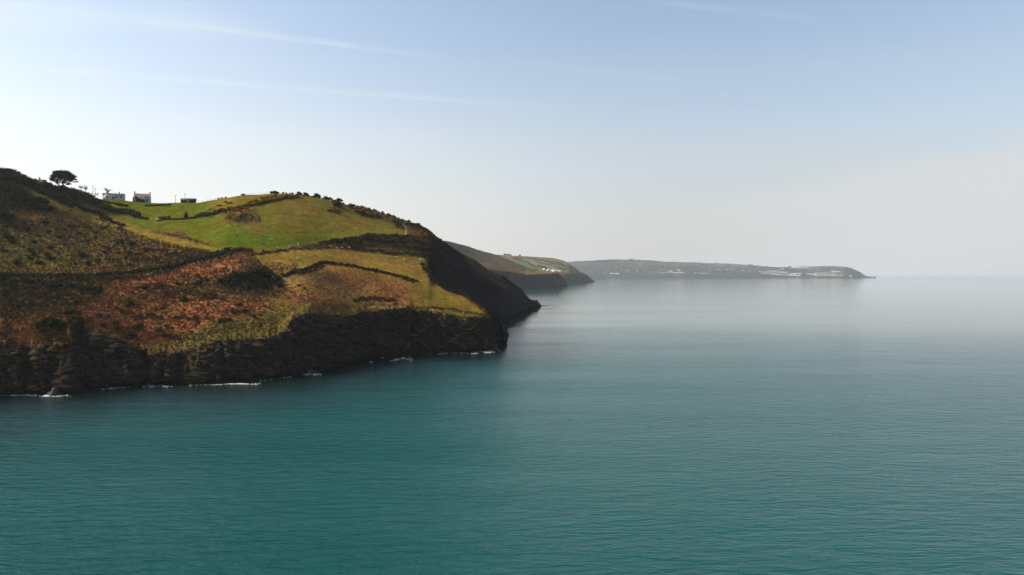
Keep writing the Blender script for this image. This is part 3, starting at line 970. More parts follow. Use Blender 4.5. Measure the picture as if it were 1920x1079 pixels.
g3 = headland('brown_headland', 560, 1072, .8, [
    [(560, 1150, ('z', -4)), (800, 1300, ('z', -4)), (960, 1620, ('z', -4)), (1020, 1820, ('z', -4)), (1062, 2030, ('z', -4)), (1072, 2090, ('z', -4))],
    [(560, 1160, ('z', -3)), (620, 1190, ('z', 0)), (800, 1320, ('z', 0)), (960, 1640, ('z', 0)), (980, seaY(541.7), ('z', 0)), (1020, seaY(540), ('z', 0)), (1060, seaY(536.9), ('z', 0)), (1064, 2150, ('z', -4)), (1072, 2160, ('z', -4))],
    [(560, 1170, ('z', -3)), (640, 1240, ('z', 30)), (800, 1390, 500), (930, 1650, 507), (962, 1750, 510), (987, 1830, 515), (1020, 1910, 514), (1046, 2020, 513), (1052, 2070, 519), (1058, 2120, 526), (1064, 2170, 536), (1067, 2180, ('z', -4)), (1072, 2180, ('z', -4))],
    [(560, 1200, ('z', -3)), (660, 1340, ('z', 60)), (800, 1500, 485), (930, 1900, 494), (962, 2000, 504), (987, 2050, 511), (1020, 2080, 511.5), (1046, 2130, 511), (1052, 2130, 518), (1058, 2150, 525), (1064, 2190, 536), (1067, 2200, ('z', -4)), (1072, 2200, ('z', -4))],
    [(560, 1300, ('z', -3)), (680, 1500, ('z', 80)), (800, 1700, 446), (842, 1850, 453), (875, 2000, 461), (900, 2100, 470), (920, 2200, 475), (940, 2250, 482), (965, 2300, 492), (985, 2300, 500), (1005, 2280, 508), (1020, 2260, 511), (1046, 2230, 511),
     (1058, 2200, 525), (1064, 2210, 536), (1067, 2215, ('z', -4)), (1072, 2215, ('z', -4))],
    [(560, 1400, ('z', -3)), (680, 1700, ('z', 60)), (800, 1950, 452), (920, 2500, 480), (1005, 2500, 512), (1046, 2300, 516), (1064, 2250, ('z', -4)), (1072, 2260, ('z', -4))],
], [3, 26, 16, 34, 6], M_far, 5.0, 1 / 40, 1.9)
g4 = headland('field_headland', 760, 1124, .7, [
    [(760, 2500, ('z', -4)), (890, 2560, ('z', -4)), (1065, 2680, ('z', -4)), (1113, 3200, ('z', -4)), (1124, 3300, ('z', -4))],
    [(760, 2510, ('z', -3)), (890, 2600, ('z', 0)), (1065, seaY(532), ('z', 0)), (1090, 3020, ('z', 0)), (1114, seaY(529), ('z', 0)), (1118, 3420, ('z', -4)), (1124, 3430, ('z', -4))],
    [(760, 2530, ('z', -3)), (890, 2700, 515), (1000, 2760, 512), (1060, 2900, 514), (1080, 3010, 513), (1090, 3100, 515), (1100, 3200, 519), (1110, 3330, 526), (1116, 3420, 531), (1118, 3450, ('z', -4)), (1124, 3450, ('z', -4))],
    [(760, 2800, ('z', -3)), (890, 3200, 495), (1000, 3300, 497), (1040, 3350, 500), (1080, 3400, 508), (1090, 3430, 513), (1100, 3450, 518), (1110, 3460, 525), (1118, 3480, ('z', -4)), (1124, 3480, ('z', -4))],
    [(760, 3300, ('z', -3)), (890, 3900, 476), (933, 4000, 478), (950, 4000, 479.5), (970, 4050, 480), (1000, 4100, 481.5), (1037, 4100, 484), (1057, 4050, 489), (1070, 3950, 497), (1080, 3800, 504), (1087, 3700, 509),
     (1095, 3620, 513), (1103, 3560, 519), (1110, 3520, 525), (1118, 3500, ('z', -4)), (1124, 3500, ('z', -4))],
    [(760, 4300, ('z', -3)), (890, 4800, 482), (1037, 4900, 492), (1070, 4300, 510), (1095, 3800, 520), (1118, 3600, ('z', -4)), (1124, 3600, ('z', -4))],
], [3, 22, 26, 26, 5], M_far, 7.0, 1 / 70, 1.9)
EY = seaY(521.4)
g5 = headland('far_coast', 1000, 1642, 1.0, [
    [(1000, EY - 60, ('z', -4)), (1642, EY - 60, ('z', -4))],
    [(1000, EY, ('z', 0)), (1629, EY, ('z', 0)), (1635, EY + 60, ('z', -4)), (1642, EY + 60, ('z', -4))],
    [(1000, EY + 60, 516), (1400, EY + 60, 517.5), (1580, EY + 60, 517), (1600, EY + 70, 515), (1615, EY + 70, 517), (1626, EY + 70, 520.3), (1633, EY + 90, 521.5), (1636, EY + 90, ('z', -4)), (1642, EY + 90, ('z', -4))],
    [(1000, EY + 500, 505), (1200, EY + 500, 505), (1400, EY + 500, 507), (1560, EY + 400, 508), (1590, EY + 300, 507), (1600, EY + 200, 509), (1615, EY + 160, 513), (1626, EY + 150, 520.2), (1636, EY + 150, ('z', -4)), (1642, EY + 150, ('z', -4))],
    [(1000, EY + 1400, 492), (1069, EY + 1400, 491), (1107, EY + 1400, 489), (1141, EY + 1400, 487), (1190, EY + 1400, 487), (1247, EY + 1400, 491), (1294, EY + 1400, 492.5), (1341, EY + 1300, 494),
     (1385, EY + 1200, 496), (1411, EY + 1200, 498), (1440, EY + 1100, 500), (1476, EY + 1000, 501.5), (1495, EY + 900, 501.3), (1515, EY + 900, 500), (1563, EY + 800, 499.2), (1590, EY + 600, 501.3),
     (1600, EY + 400, 505), (1615, EY + 300, 511), (1626, EY + 260, 519.8), (1634, EY + 200, ('z', -4)), (1642, EY + 200, ('z', -4))],
    [(1000, EY + 2200, 500), (1590, EY + 1500, 510), (1636, EY + 600, ('z', -4)), (1642, EY + 600, ('z', -4))],
], [3, 10, 20, 24, 5], M_coast, 14.0, 1 / 130, 1.6)

# ------------------------------------------------------------------ sea and haze
def axis(lo, hi, a, b, n):
    return np.concatenate([[lo, lo * .3 + a * .7], np.linspace(a, b, n), [b + 400, b + 2500, hi * .3, hi]])


sxs = axis(-45000, 45000, -420, 260, 150)
sys_ = axis(-3000, 45000, 20, 900, 190)
SXg, SYg = np.meshgrid(sxs, sys_, indexing='ij')
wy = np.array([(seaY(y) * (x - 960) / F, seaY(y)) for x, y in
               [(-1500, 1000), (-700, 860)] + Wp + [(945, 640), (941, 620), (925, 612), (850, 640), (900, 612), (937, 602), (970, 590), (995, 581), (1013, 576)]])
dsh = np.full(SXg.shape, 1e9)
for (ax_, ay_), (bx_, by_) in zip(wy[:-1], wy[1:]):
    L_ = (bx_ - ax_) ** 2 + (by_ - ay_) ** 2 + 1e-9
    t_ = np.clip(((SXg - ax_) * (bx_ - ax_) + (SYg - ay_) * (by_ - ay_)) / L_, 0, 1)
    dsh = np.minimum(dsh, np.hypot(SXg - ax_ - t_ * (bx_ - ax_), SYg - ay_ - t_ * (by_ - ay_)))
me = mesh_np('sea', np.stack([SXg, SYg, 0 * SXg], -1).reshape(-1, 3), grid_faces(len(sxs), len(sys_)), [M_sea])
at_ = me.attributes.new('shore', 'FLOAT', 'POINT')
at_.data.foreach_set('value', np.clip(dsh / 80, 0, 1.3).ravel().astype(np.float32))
tag(obj('sea', me), kind='structure')
hz, nt = newmat('haze_air')
pv = nt.new('ShaderNodeVolumePrincipled')
pv.inputs['Color'].default_value = (.84, .88, .97, 1)
pv.inputs['Density'].default_value = 4.4e-5
pv.inputs['Anisotropy'].default_value = 0.15
ho = nt.new('ShaderNodeOutputMaterial')
nt.l.new(pv.outputs[0], ho.inputs['Volume'])
hb = MB().box(-45500, 45500, -3500, 45500, -8, 190).build('haze', hz)
tag(hb, kind='stuff')
#DETAILS
# ------------------------------------------------------------------ foliage makers
def blob(seed, r=(1, 1, 1), n=90, leaf=.22, core=.78, lump=.35, sub=2, flat=.0, mats=None):
    """a shrub: lumpy dark heart and many leaf sprays round it, base at z=0"""
    q = np.random.RandomState(seed)
    bm = bmesh.new()
    bmesh.ops.create_icosphere(bm, subdivisions=sub, radius=1)
    V = np.array([v.co[:] for v in bm.verts])
    Fc = np.array([[v.index for v in f.verts] for f in bm.faces])
    bm.free()
    nn_ = 1 + lump * fbm(V[:, 0], V[:, 1], V[:, 2] + seed * 3.1, 1.3, 3) * 1.6
    V = V * nn_[:, None] * core
    d = q.normal(size=(n, 3))
    d /= np.linalg.norm(d, axis=1)[:, None]
    d[:, 2] = np.where(d[:, 2] < -.25, -d[:, 2], d[:, 2])
    rr = (1 + lump * fbm(d[:, 0], d[:, 1], d[:, 2] + seed * 3.1, 1.3, 3) * 1.6) * q.uniform(core * .9, 1.08, n)
    c = d * rr[:, None]
    t1 = np.cross(d, q.normal(size=(n, 3)))
    t1 /= np.linalg.norm(t1, axis=1)[:, None]
    t2 = np.cross(d, t1)
    sz = leaf * q.uniform(.6, 1.4, n)[:, None]
    quad = np.stack([c + t1 * sz, c + t2 * sz * .6 + d * sz * .5, c - t1 * sz, c - t2 * sz * .6 - d * sz * .2], 1)
    o = len(V)
    V = np.concatenate([V, quad.reshape(-1, 3)])
    V[:, 2] = V[:, 2] * (1 - flat) + .8
    V *= np.array(r)
    qf = (np.arange(n)[:, None] * 4 + np.arange(4)[None, :]) + o
    Fq = np.concatenate([qf[:, [0, 1, 2]], qf[:, [0, 2, 3]]])
    return V, np.concatenate([Fc, Fq])


def foliage_mesh(name, parts, mat):
    V, Fs, o = [], [], 0
    for v, f in parts:
        V.append(v)
        Fs.append(f + o)
        o += len(v)
    return mesh_np(name, np.concatenate(V), np.concatenate(Fs), [mat])


BUSH = {}
for kind, mat in (('bush', M_bush), ('olive', M_olive), ('gorse', M_gorse), ('bracken', M_brk)):
    BUSH[kind] = [foliage_mesh(kind + '_foliage', [blob(31 * i + len(kind), (1, .9, .62), 130, .21, .78, .62)], mat) for i in range(4)]


def shrub(kind, p, size, label, name='bush', cat='bush', group=None, hz=1.0):
    o = obj(name, BUSH[kind][rnd.randrange(4)], None, (p.x, p.y, p.z - size * .12), rnd.uniform(0, 6.28))
    o.scale = (size * rnd.uniform(.85, 1.25), size * rnd.uniform(.8, 1.1), size * hz * rnd.uniform(.8, 1.15))
    return tag(o, label, cat, group)


def along(pts, step, jx=0.0, jy=0.0):
    out = []
    for (x0, y0), (x1, y1) in zip(pts[:-1], pts[1:]):
        n = max(1, int(math.hypot(x1 - x0, y1 - y0) / step))
        for i in range(n):
            t = (i + rnd.random() * .6) / n
            out.append((x0 + (x1 - x0) * t + rnd.uniform(-jx, jx), y0 + (y1 - y0) * t + rnd.uniform(-jy, jy)))
    return out


def bushes(kind, pts, step, size, label, group, name='bush', cat='bush', jx=0.0, jy=0.0, s0=2.0, hz=1.0):
    for x, y in along(pts, step, jx, jy):
        shrub(kind, ground(x, y, s0), rnd.uniform(*size), label, name, cat, group, hz)


def hedge(pts, wid, hei, label, mat=M_bush, name='hedge', cat='hedge', dens=5.0, grid=None, bank=0.0, group=None):
    """one long hedge: leafy sprays and a core following the ground"""
    P = [ground(x, y) if grid is None else at(grid, x, y) for x, y in pts]
    parts = []
    V, Fs = [], []
    k = 0
    for a, b in zip(P[:-1], P[1:]):
        L = (b - a).length
        n = max(1, int(L / (wid * .55)))
        for i in range(n):
            t = (i + rnd.random() * .5) / n
            c = a.lerp(b, t)
            gz = rnd.uniform(.7, 1.25)
            v, f = blob(k % 23 + 5, (wid * rnd.uniform(.6, .85), wid * rnd.uniform(.5, .7), hei * .62 * gz), int(dens * 5), .26, .85, .4, 1)
            parts.append((v + np.array([c.x - P[0].x, c.y - P[0].y, c.z - P[0].z - hei * .15]), f))
            k += 1
    o = obj(name, foliage_mesh(name, parts, mat), None, P[0])
    return tag(o, label, cat, group)


# ------------------------------------------------------------------ hedges, walls and scrub on the hillside
hedge([(193, 391), (215, 399), (240, 401), (262, 409)], 3.0, 3.4, 'dense dark hedge running down between the spur and the green field')
hedge([(262, 410), (276, 412.5)], 1.1, 1.3, 'short low wall of scrub at the lower end of the dark hedge')
hedge([(184, 377), (200, 380), (216, 383)], 1.4, 1.2, 'thin dark field hedge below the white bungalow')
hedge([(220, 385), (230, 387), (240, 388)], 1.8, 1.6, 'stubby piece of hedge below the gap between the two houses')
hedge([(274, 387.5), (295, 386.5), (322, 385.5)], 1.0, 1.0, 'low dark hedge crossing the field below the farmhouse')
hedge([(303, 413), (330, 413), (350, 412), (370, 409.5)], 1.3, 1.1, 'low hedge bank crossing the middle of the green field')
hedge([(370, 408), (384, 406), (400, 403.5), (420, 398)], 2.4, 2.2, 'thick dark gorse hedge climbing the hill, lower stretch')
hedge([(420, 398), (450, 391), (480, 384.5), (500, 379), (530, 374), (560, 370)], 2.0, 1.8, 'gorse hedge with orange bloom climbing to the hilltop', M_gorse)
hedge([(0, 518), (71, 519.5), (150, 520), (230, 515), (300, 506)], 1.3, 1.2, 'long dark hedge above the coast path on the left slope')
hedge([(300, 506), (350, 495), (406, 481.5), (428, 474)], 1.5, 1.4, 'dark hedge above the coast path as it climbs to the bend')
hedge([(436, 470), (455, 468.5), (474, 472)], 1.5, 1.4, 'rusty scrub hedge at the bend of the coast path', M_brk)
hedge([(532, 520), (545, 513), (572, 509), (585, 503), (602, 495), (622, 494)], 1.2, 1.1, 'dark scrub bank over the lower gully, left stretch')
hedge([(622, 494), (660, 500), (700, 508), (740, 518), (785, 529)], .8, .7, 'thin dark scrub bank slanting across the lower field')
hedge([(762, 423), (790, 431), (808, 441)], 1.6, 1.4, 'dark hedge running along the shoulder beside the pale path')

bushes('olive', [(0, 322), (22, 324), (48, 335)], 6, (1.6, 3.0), 'rounded olive bush on the skyline at the far left', 'bushes on the left skyline')
bushes('bush', [(0, 336), (50, 342), (90, 352)], 5, (1.6, 2.8), 'dark bush below the skyline at the far left', 'dark thicket below the left skyline', jy=3)
bushes('bush', [(86, 346), (106, 350)], 5, (1.2, 2.0), 'dark bush on the skyline between the ruin and the pine', 'bushes between ruin and pine')
bushes('olive', [(110, 352), (150, 360), (166, 366)], 4.5, (2.2, 3.6), 'tall yellowish thicket bush under the big pine', 'thicket under the big pine', jy=1.5)
bushes('bush', [(112, 358), (150, 368), (176, 380), (192, 388)], 4.2, (2.2, 3.8), 'dark thicket bush on the slope between pine and field', 'dark thicket between pine and field', jy=4)
bushes('gorse', [(46, 341), (62, 344), (82, 351)], 4, (1.0, 1.8), 'orange flowering gorse below the stone ruin', 'gorse below the stone ruin', 'gorse_bush', 'gorse', jy=1.5)
bushes('bush', [(60, 353), (100, 371), (135, 388)], 5, (1.4, 2.4), 'dark bush in the row above the strip of grass', 'row of bushes above the grass strip', jy=2.5)
bushes('bush', [(122, 378), (145, 386), (162, 398)], 5, (1.2, 1.8), 'dark bush in the short row crossing the grass strip', 'short row of bushes on the grass strip', jy=1)
bushes('bush', [(168, 397), (185, 402), (203, 410)], 5, (1.2, 1.8), 'dark bush at the lower end of the grass strip', 'bushes at the lower end of the grass strip', jy=1.5)
bushes('bush', [(0, 360), (40, 374), (70, 384), (100, 394)], 6, (1.6, 2.8), 'dark bush on the shaded left slope', 'bushes on the shaded left slope', jy=10)
bushes('bush', [(0, 408), (24, 412)], 7, (2.0, 3.0), 'big dark bush at the left edge above the heath', 'bushes at the left edge', jy=5)
bushes('bush', [(190, 411), (215, 420), (232, 426)], 4.5, (1.1, 1.9), 'dark bush on the crest where heath meets the grass spur', 'bushes where heath meets grass', jy=3)
bushes('gorse', [(132, 396), (138, 398)], 4, (1.0, 1.5), 'orange gorse beside the grass strip', 'gorse beside the grass strip', 'gorse_bush', 'gorse')
bushes('gorse', [(190, 409), (216, 416)], 13, (1.0, 1.4), 'orange gorse on the crest of the heath', 'gorse on the heath crest', 'gorse_bush', 'gorse')
bushes('bush', [(300, 412), (314, 411.5)], 6, (1.4, 2.0), 'round dark bush beside the white trailer', 'bushes beside the trailer')
shrub('bush', ground(318, 411), 1.5, 'single round dark bush on the mid field hedge')
shrub('bush', ground(350, 411), 1.7, 'upright dark bush on the mid field hedge, right of the others', hz=1.7)
shrub('olive', ground(341, 412), 1.0, 'small olive bush just left of the upright one on the hedge')
bushes('gorse', [(438, 397), (455, 394), (470, 396)], 4, (.9, 1.5), 'orange gorse in the heath patch on the hill', 'gorse in the heath patch', 'gorse_bush', 'gorse', jy=2)
bushes('gorse', [(394, 396), (420, 382), (440, 380)], 6, (.8, 1.4), 'orange gorse above the climbing hedge', 'gorse above the climbing hedge', 'gorse_bush', 'gorse', jy=3)
bushes('gorse', [(458, 386), (500, 372), (548, 368)], 5, (.8, 1.5), 'orange gorse along the top of the climbing hedge', 'gorse along the top hedge', 'gorse_bush', 'gorse', jy=1.5)
bushes('gorse', [(658, 390), (675, 392), (700, 401), (712, 406)], 3.6, (1.4, 2.3), 'orange gorse under the hilltop on the right', 'gorse under the right hilltop', 'gorse_bush', 'gorse', jy=2)
bushes('bush', [(666, 398), (700, 408), (718, 410)], 5, (1.2, 1.8), 'dark bush under the bank of orange gorse', 'dark bushes under the gorse bank', jy=1)
shrub('bush', ground(632, 388), 3.0, 'big dark bush alone in the upper field', hz=1.3)
shrub('gorse', ground(626, 381), 1.7, 'small orange gorse just above the big lone bush', 'gorse_bush', 'gorse')
bushes('olive', [(618, 397), (640, 401)], 6, (1.0, 1.7), 'small bush on the open slope under the lone bush', 'small bushes on the open slope', jy=1.5)
bushes('bush', [(655, 384), (680, 390), (720, 402), (756, 414), (783, 424), (800, 433)], 5, (.9, 1.7), 'dark bush on the falling skyline right of the hilltop', 'bushes on the right skyline', jy=.8)
bushes('olive', [(735, 412), (760, 424), (800, 440), (830, 455)], 6, (.8, 1.5), 'low bush on the shoulder of the ridge', 'low bushes on the ridge shoulder', jy=3)
bushes('bush', [(610, 460), (650, 452), (700, 450), (770, 456), (804, 470)], 6.5, (1.0, 1.9), 'dark bush on the scrub bank below the upper path', 'bushes on the scrub bank', jy=6)
bushes('bush', [(412, 534), (450, 524), (490, 512), (520, 526), (525, 541)], 6, (1.2, 2.0), 'dark bush round the shaded hollow', 'bushes round the hollow', jy=5)
bushes('bush', [(0, 530), (80, 535), (170, 540), (190, 556)], 9, (1.2, 2.2), 'dark bush in the scrub below the path, far left', 'bushes below the path, far left', jy=8)
bushes('bush', [(70, 612), (120, 612)], 7, (1.4, 2.2), 'dark bush on the knoll above the left cliff', 'bushes on the knoll above the cliff', jy=8)
bushes('bush', [(130, 596), (150, 612), (140, 630)], 6, (1.3, 2.0), 'dark bush in the top of the gully', 'bushes in the top of the gully', jy=5)
bushes('bush', [(792, 498), (802, 512), (812, 528)], 5, (.9, 1.5), 'dark bush on the edge of the drop', 'bushes on the edge of the drop', jy=1)
shrub('olive', ground(560, 537), .9, 'small fresh green bush in the lower gully')
shrub('olive', ground(571, 543), .8, 'second fresh green bush, lower in the gully')
nb = 0
while nb < 46:
    x, y = rnd.uniform(0, 330), rnd.uniform(405, 505)
    if y < 395 + (x - 60) * .24 + 12 or y > 512 - max(0, x - 230) * .1:
        continue
    shrub('bush', ground(x, y), rnd.uniform(.9, 1.9), 'dark low bush scattered over the brown heath above the path', group='bushes scattered over the heath')
    nb += 1
nb = 0
while nb < 36:
    x, y = rnd.uniform(180, 480), rnd.uniform(520, 640)
    if y > 650 - max(0, x - 330) * .35 or y < 560 - x * .1:
        continue
    shrub(rnd.choice(['bush', 'olive']), ground(x, y), rnd.uniform(.8, 1.7), 'dark bush among the red bracken under the path', group='bushes among the red bracken')
    nb += 1

# ---- bracken and coarse grass, countless: one object
q = np.random.RandomState(5)
ii = np.where((SEG > 1.98) & (SEG < 7.9))[0]
ci = q.randint(0, NCOL - 1, 210000)
ri = ii[q.randint(0, len(ii), 210000)]
prob = np.clip(rough[ci, ri] - .05, .02, .5) * np.where(px[ci] < 0, .3, 1)
ok = (q.uniform(0, .5, len(ci)) < prob) & (PXg[ci, ri] < 935)
ci, ri = ci[ok][:62000], ri[ok][:62000]
u_ = q.uniform(size=(len(ci), 1))
PA = np.stack([XD[ci, ri], YD[ci, ri], ZD[ci, ri]], 1)
PB = np.stack([XD[ci + 1, ri], YD[ci + 1, ri], ZD[ci + 1, ri]], 1)
base = PA * (1 - u_) + PB * u_
hgt = (.12 + rough[ci, ri] * .9) * q.uniform(.5, 1.3, len(ci))
V, C = [], []
cc = cov[ci, ri, :3] * q.uniform(.55, 1.5, (len(ci), 1)) * (1 + q.normal(0, .10, (len(ci), 3)))
for k in range(2):
    a = q.uniform(0, 6.28, len(ci))
    w_ = hgt * q.uniform(.6, 1.2, len(ci))
    dx, dy = np.cos(a) * w_, np.sin(a) * w_
    lean = q.uniform(-.5, .5, (len(ci), 2)) * hgt[:, None]
    p0 = base + np.stack([-dx, -dy, -.05 + 0 * dx], 1)
    p1 = base + np.stack([dx, dy, -.05 + 0 * dx], 1)
    p2 = base + np.stack([lean[:, 0] + dx * .3, lean[:, 1] + dy * .3, hgt], 1)
    V.append(np.stack([p0, p1, p2], 1).reshape(-1, 3))
    C.append(np.repeat(cc, 3, 0))
V = np.concatenate(V)
C = np.concatenate(C)
mt, nt = newmat('bracken_and_grass')
pbsdf(nt, nt.new('ShaderNodeAttribute', attribute_name='cover').outputs['Color'], .9, 0)
me = mesh_np('bracken', V, np.arange(len(V)).reshape(-1, 3), [mt])
me.color_attributes.new('cover', 'FLOAT_COLOR', 'POINT').data.foreach_set('color', np.concatenate([np.clip(C, 0, 1), np.ones((len(C), 1))], 1).ravel().astype(np.float32))
tag(obj('bracken', me), kind='stuff')

# ------------------------------------------------------------------ trees
def limb(mb, a, b, r0, r1, seed, kink=.12):
    q = random.Random(seed)
    a, b = Vector(a), Vector(b)
    L = (b - a).length
    pts = [a.lerp(b, t) + Vector([q.uniform(-1, 1) * L * kink * math.sin(math.pi * t) for _ in range(3)]) for t in (0, .25, .5, .75, 1)]
    mb.tube(pts, [r0 + (r1 - r0) * t for t in (0, .25, .5, .75, 1)], 6)
    return pts[-1]


pb = P3(118, 349, 431)
pine = empty('pine_tree', (pb.x, pb.y, pb.z), 0, 'big dark umbrella shaped pine standing alone on the skyline', 'tree')
pine.scale = (.93, .93, .95)
mb = MB()
fork = limb(mb, (.4, 0, -1.2), (-.2, 0, 2.4), .62, .45, 1, .04)
clumps = []
qq = random.Random(11)
PC = [(-7.2, 4.6, 1.5), (-6.6, 6.2, 1.8), (-7.6, 3.6, 1.0), (-5.2, 7.4, 1.9), (-3.4, 8.4, 2.0), (-1.2, 8.9, 2.1), (1.0, 9.0, 2.1), (3.2, 8.4, 2.0), (5.2, 7.3, 1.9), (6.6, 6.0, 1.8), (7.4, 4.7, 1.5),
      (-4.2, 6.0, 1.7), (-2.0, 6.9, 1.9), (.4, 7.0, 2.0), (2.6, 6.6, 1.9), (4.6, 5.6, 1.8), (6.0, 4.4, 1.5), (-5.6, 4.8, 1.2), (-.6, 5.2, 1.4), (1.6, 5.0, 1.6), (3.4, 4.4, 1.6), (4.8, 3.5, 1.2),
      (-3.6, 3.2, 1.0), (-5.4, 2.4, .9), (-4.0, 1.3, .8), (-2.4, 2.2, .9), (.2, 3.6, 1.2), (1.8, 3.2, 1.3), (8.0, 4.0, .9), (9.2, 2.8, .8), (8.4, 2.3, .7), (2.6, 1.6, 1.1), (1.2, 1.4, 1.0)]
for i, (x, z, r) in enumerate(PC):
    y = qq.uniform(-3.6, 3.6) * (1 - abs(x) / 11)
    clumps.append((x, y, z, r))
    if i % 2 == 0 or r < 1.3:
        limb(mb, (fork.x, fork.y, fork.z - qq.uniform(0, .9)), (x, y, z - r * .3), .26 if r > 1 else .14, .07, i + 3, .10)
for x, y, z, r in list(clumps)[:20]:
    clumps.append((x * .85, -y + qq.uniform(-1, 1), z - .3, r * .9))
mb.build('trunk', M_bark, pine)
parts = []
for i, (x, y, z, r) in enumerate(clumps):
    v, f = blob(i + 60, (r * 1.3, r * 1.15, r * .66), 170, .20, .8, .5, 1)
    parts.append((v + np.array([x, y, z - r * .5]), f))
obj('crown', foliage_mesh('pine_crown', parts, M_pine), pine)


def bare_tree(px_, py_, s, label, Y=None, name='bare_tree', seed=3):
    g = ground(px_, py_) if Y is None else P3(px_, py_, Y)
    t = empty(name, g, 0, label, 'tree')
    q = random.Random(seed)
    m1, m2 = MB(), MB()
    top = limb(m1, (0, 0, -.4), (.1, 0, s * .35), s * .05, s * .035, seed)
    for k in range(9):
        a = q.uniform(0, 6.28)
        e = Vector((math.cos(a) * s * q.uniform(.25, .5), math.sin(a) * s * .35, s * q.uniform(.55, 1.0)))
        limb(m1, top, e, s * .025, s * .01, seed * 7 + k)
        for j in range(16):
            st = top.lerp(e, q.uniform(.3, 1))
            en = st + Vector((q.uniform(-1, 1), q.uniform(-1, 1), q.uniform(-.1, 1))) * s * .22
            m2.tube([st, en], [s * .010, s * .005], 3)
    m1.build('trunk', M_bark, t)
    m2.build('crown', M_twig, t)
    return t


bare_tree(160, 361, 4.6, 'leafless pinkish tree behind the dark thicket', 440)
bare_tree(152, 358, 3.6, 'smaller leafless pinkish shrub tree left of the tallest bare one', 440, seed=5)
bare_tree(201.5, 366, 5.0, 'bare tree rising behind the roof of the bungalow', 478, seed=8)
bare_tree(182, 369, 2.6, 'small bare tree right of the two poles', 462, seed=9)


def wind_tree(x, y, s, label, lean=1.0):
    g = ground(x, y, 2.0, 8.05)
    t = empty('hawthorn_tree', g, 0, label, 'tree', None)
    m = MB()
    top = limb(m, (-.3 * s * lean, 0, -.7), (.05 * s, 0, s * .4), s * .06, s * .04, int(x), .08)
    pr = []
    for k, (dx, dz, r) in enumerate([(-.22, .62, .24), (0, .62, .34), (.26, .52, .34), (.48, .40, .28), (.68, .30, .2), (.1, .40, .32), (-.1, .2, .25)]):
        limb(m, top, (dx * s * lean, 0, dz * s), s * .03, s * .012, k + int(x))
        v, f = blob(k + int(x), (r * s * 1.15, r * s, r * s * .85), 70, .22, .85, .5, 1)
        pr.append((v + np.array([dx * s * lean, rnd.uniform(-.1, .1) * s, dz * s - r * s * .95]), f))
    m.build('trunk', M_bark, t)
    obj('crown', foliage_mesh('hawthorn_crown', pr, M_bush), t)
    return t


wind_tree(561, 366, 2.9, 'upright wind bent hawthorn, first in the skyline row right of the low thicket')
wind_tree(573, 368, 3.0, 'wind bent hawthorn second in the skyline row, broad crown')
wind_tree(594, 370, 3.6, 'widest wind swept hawthorn of the skyline row, streaming to the right')
wind_tree(611, 374, 2.8, 'wind bent hawthorn just right of the widest one')
wind_tree(619, 376, 2.6, 'low wind bent hawthorn above the big lone bush')
wind_tree(636, 380, 3.4, 'wind bent hawthorn right of the big lone bush, last of the row')
wind_tree(783, 424, 2.2, 'small wind bent hawthorn on the right skyline above the dark hedge')
wind_tree(3, 320, 2.0, 'small skyline shrub tree at the far left edge')
wind_tree(18, 323, 2.0, 'small dark square headed tree on the far left skyline')
bushes('bush', [(556, 365.5), (580, 367.5), (600, 370.5), (625, 376), (648, 382)], 3.2, (.6, 1.1), 'low dark bush under the wind bent hawthorns', 'low bushes under the hawthorns')
bushes('bush', [(509, 361.5), (526, 361.5)], 4, (1.2, 1.6), 'dark bush of the low thicket on the hilltop', 'low thicket on the hilltop')
bushes('bush', [(530, 362.5), (552, 364)], 5, (.7, 1.1), 'low dark bush along the hilltop skyline', 'low bushes on the hilltop skyline')
bushes('bush', [(453, 363.5), (461, 362.5)], 4, (.8, 1.1), 'small bush on the skyline at the left of the fence', 'small bushes left of the skyline fence')
bushes('bush', [(411, 368.5), (428, 366)], 5, (.7, 1.0), 'thin low bush on the skyline beside the barn', 'low bushes beside the barn')

# ------------------------------------------------------------------ buildings
def window(t, x0, x1, z0, z1, y, div=1):
    w_ = obj('window', MB().box(x0, x1, y - .02, y + .06, z0, z1).mesh('window', M_glass), t)
    f = MB()
    for a, b, c, d in ((x0 - .07, x1 + .07, z1, z1 + .07), (x0 - .07, x1 + .07, z0 - .09, z0), (x0 - .07, x0, z0, z1), (x1, x1 + .07, z0, z1)):
        f.box(a, b, y - .05, y + .05, c, d)
    for k in range(1, div + 1):
        xm = x0 + (x1 - x0) * k / (div + 1)
        f.box(xm - .03, xm + .03, y - .045, y, z0, z1)
    obj('frame', f.mesh('window_frame', M_white), w_)
    return w_


def roof_mesh(x0, x1, y0, y1, ze, zr, mat, th=.14, ov=.3):
    ym = (y0 + y1) / 2
    k = (zr - ze) / (ym - y0)
    m = MB()
    m.prism([(y0 - ov, ze - ov * k), (ym, zr), (y1 + ov, ze - ov * k), (y1 + ov, ze - ov * k + th), (ym, zr + th), (y0 - ov, ze - ov * k + th)], 'x', x0 - .15, x1 + .15)
    # courses of slates standing a little proud
    n = 7
    for i in range(n):
        t = i / n
        ya, yb = y0 - ov + (ym - y0 + ov) * t, y0 - ov + (ym - y0 + ov) * (t + .9 / n)
        za, zb = ze - ov * k + (zr - ze + ov * k) * t + th, ze - ov * k + (zr - ze + ov * k) * (t + .9 / n) + th
        m.add([(x0 - .15, ya, za + .05), (x1 + .15, ya, za + .05), (x1 + .15, yb, zb + .012), (x0 - .15, yb, zb + .012),
               (x0 - .15, ya, za), (x1 + .15, ya, za)], [(0, 1, 2, 3), (4, 5, 1, 0)])
    return m.mesh('roof', mat)


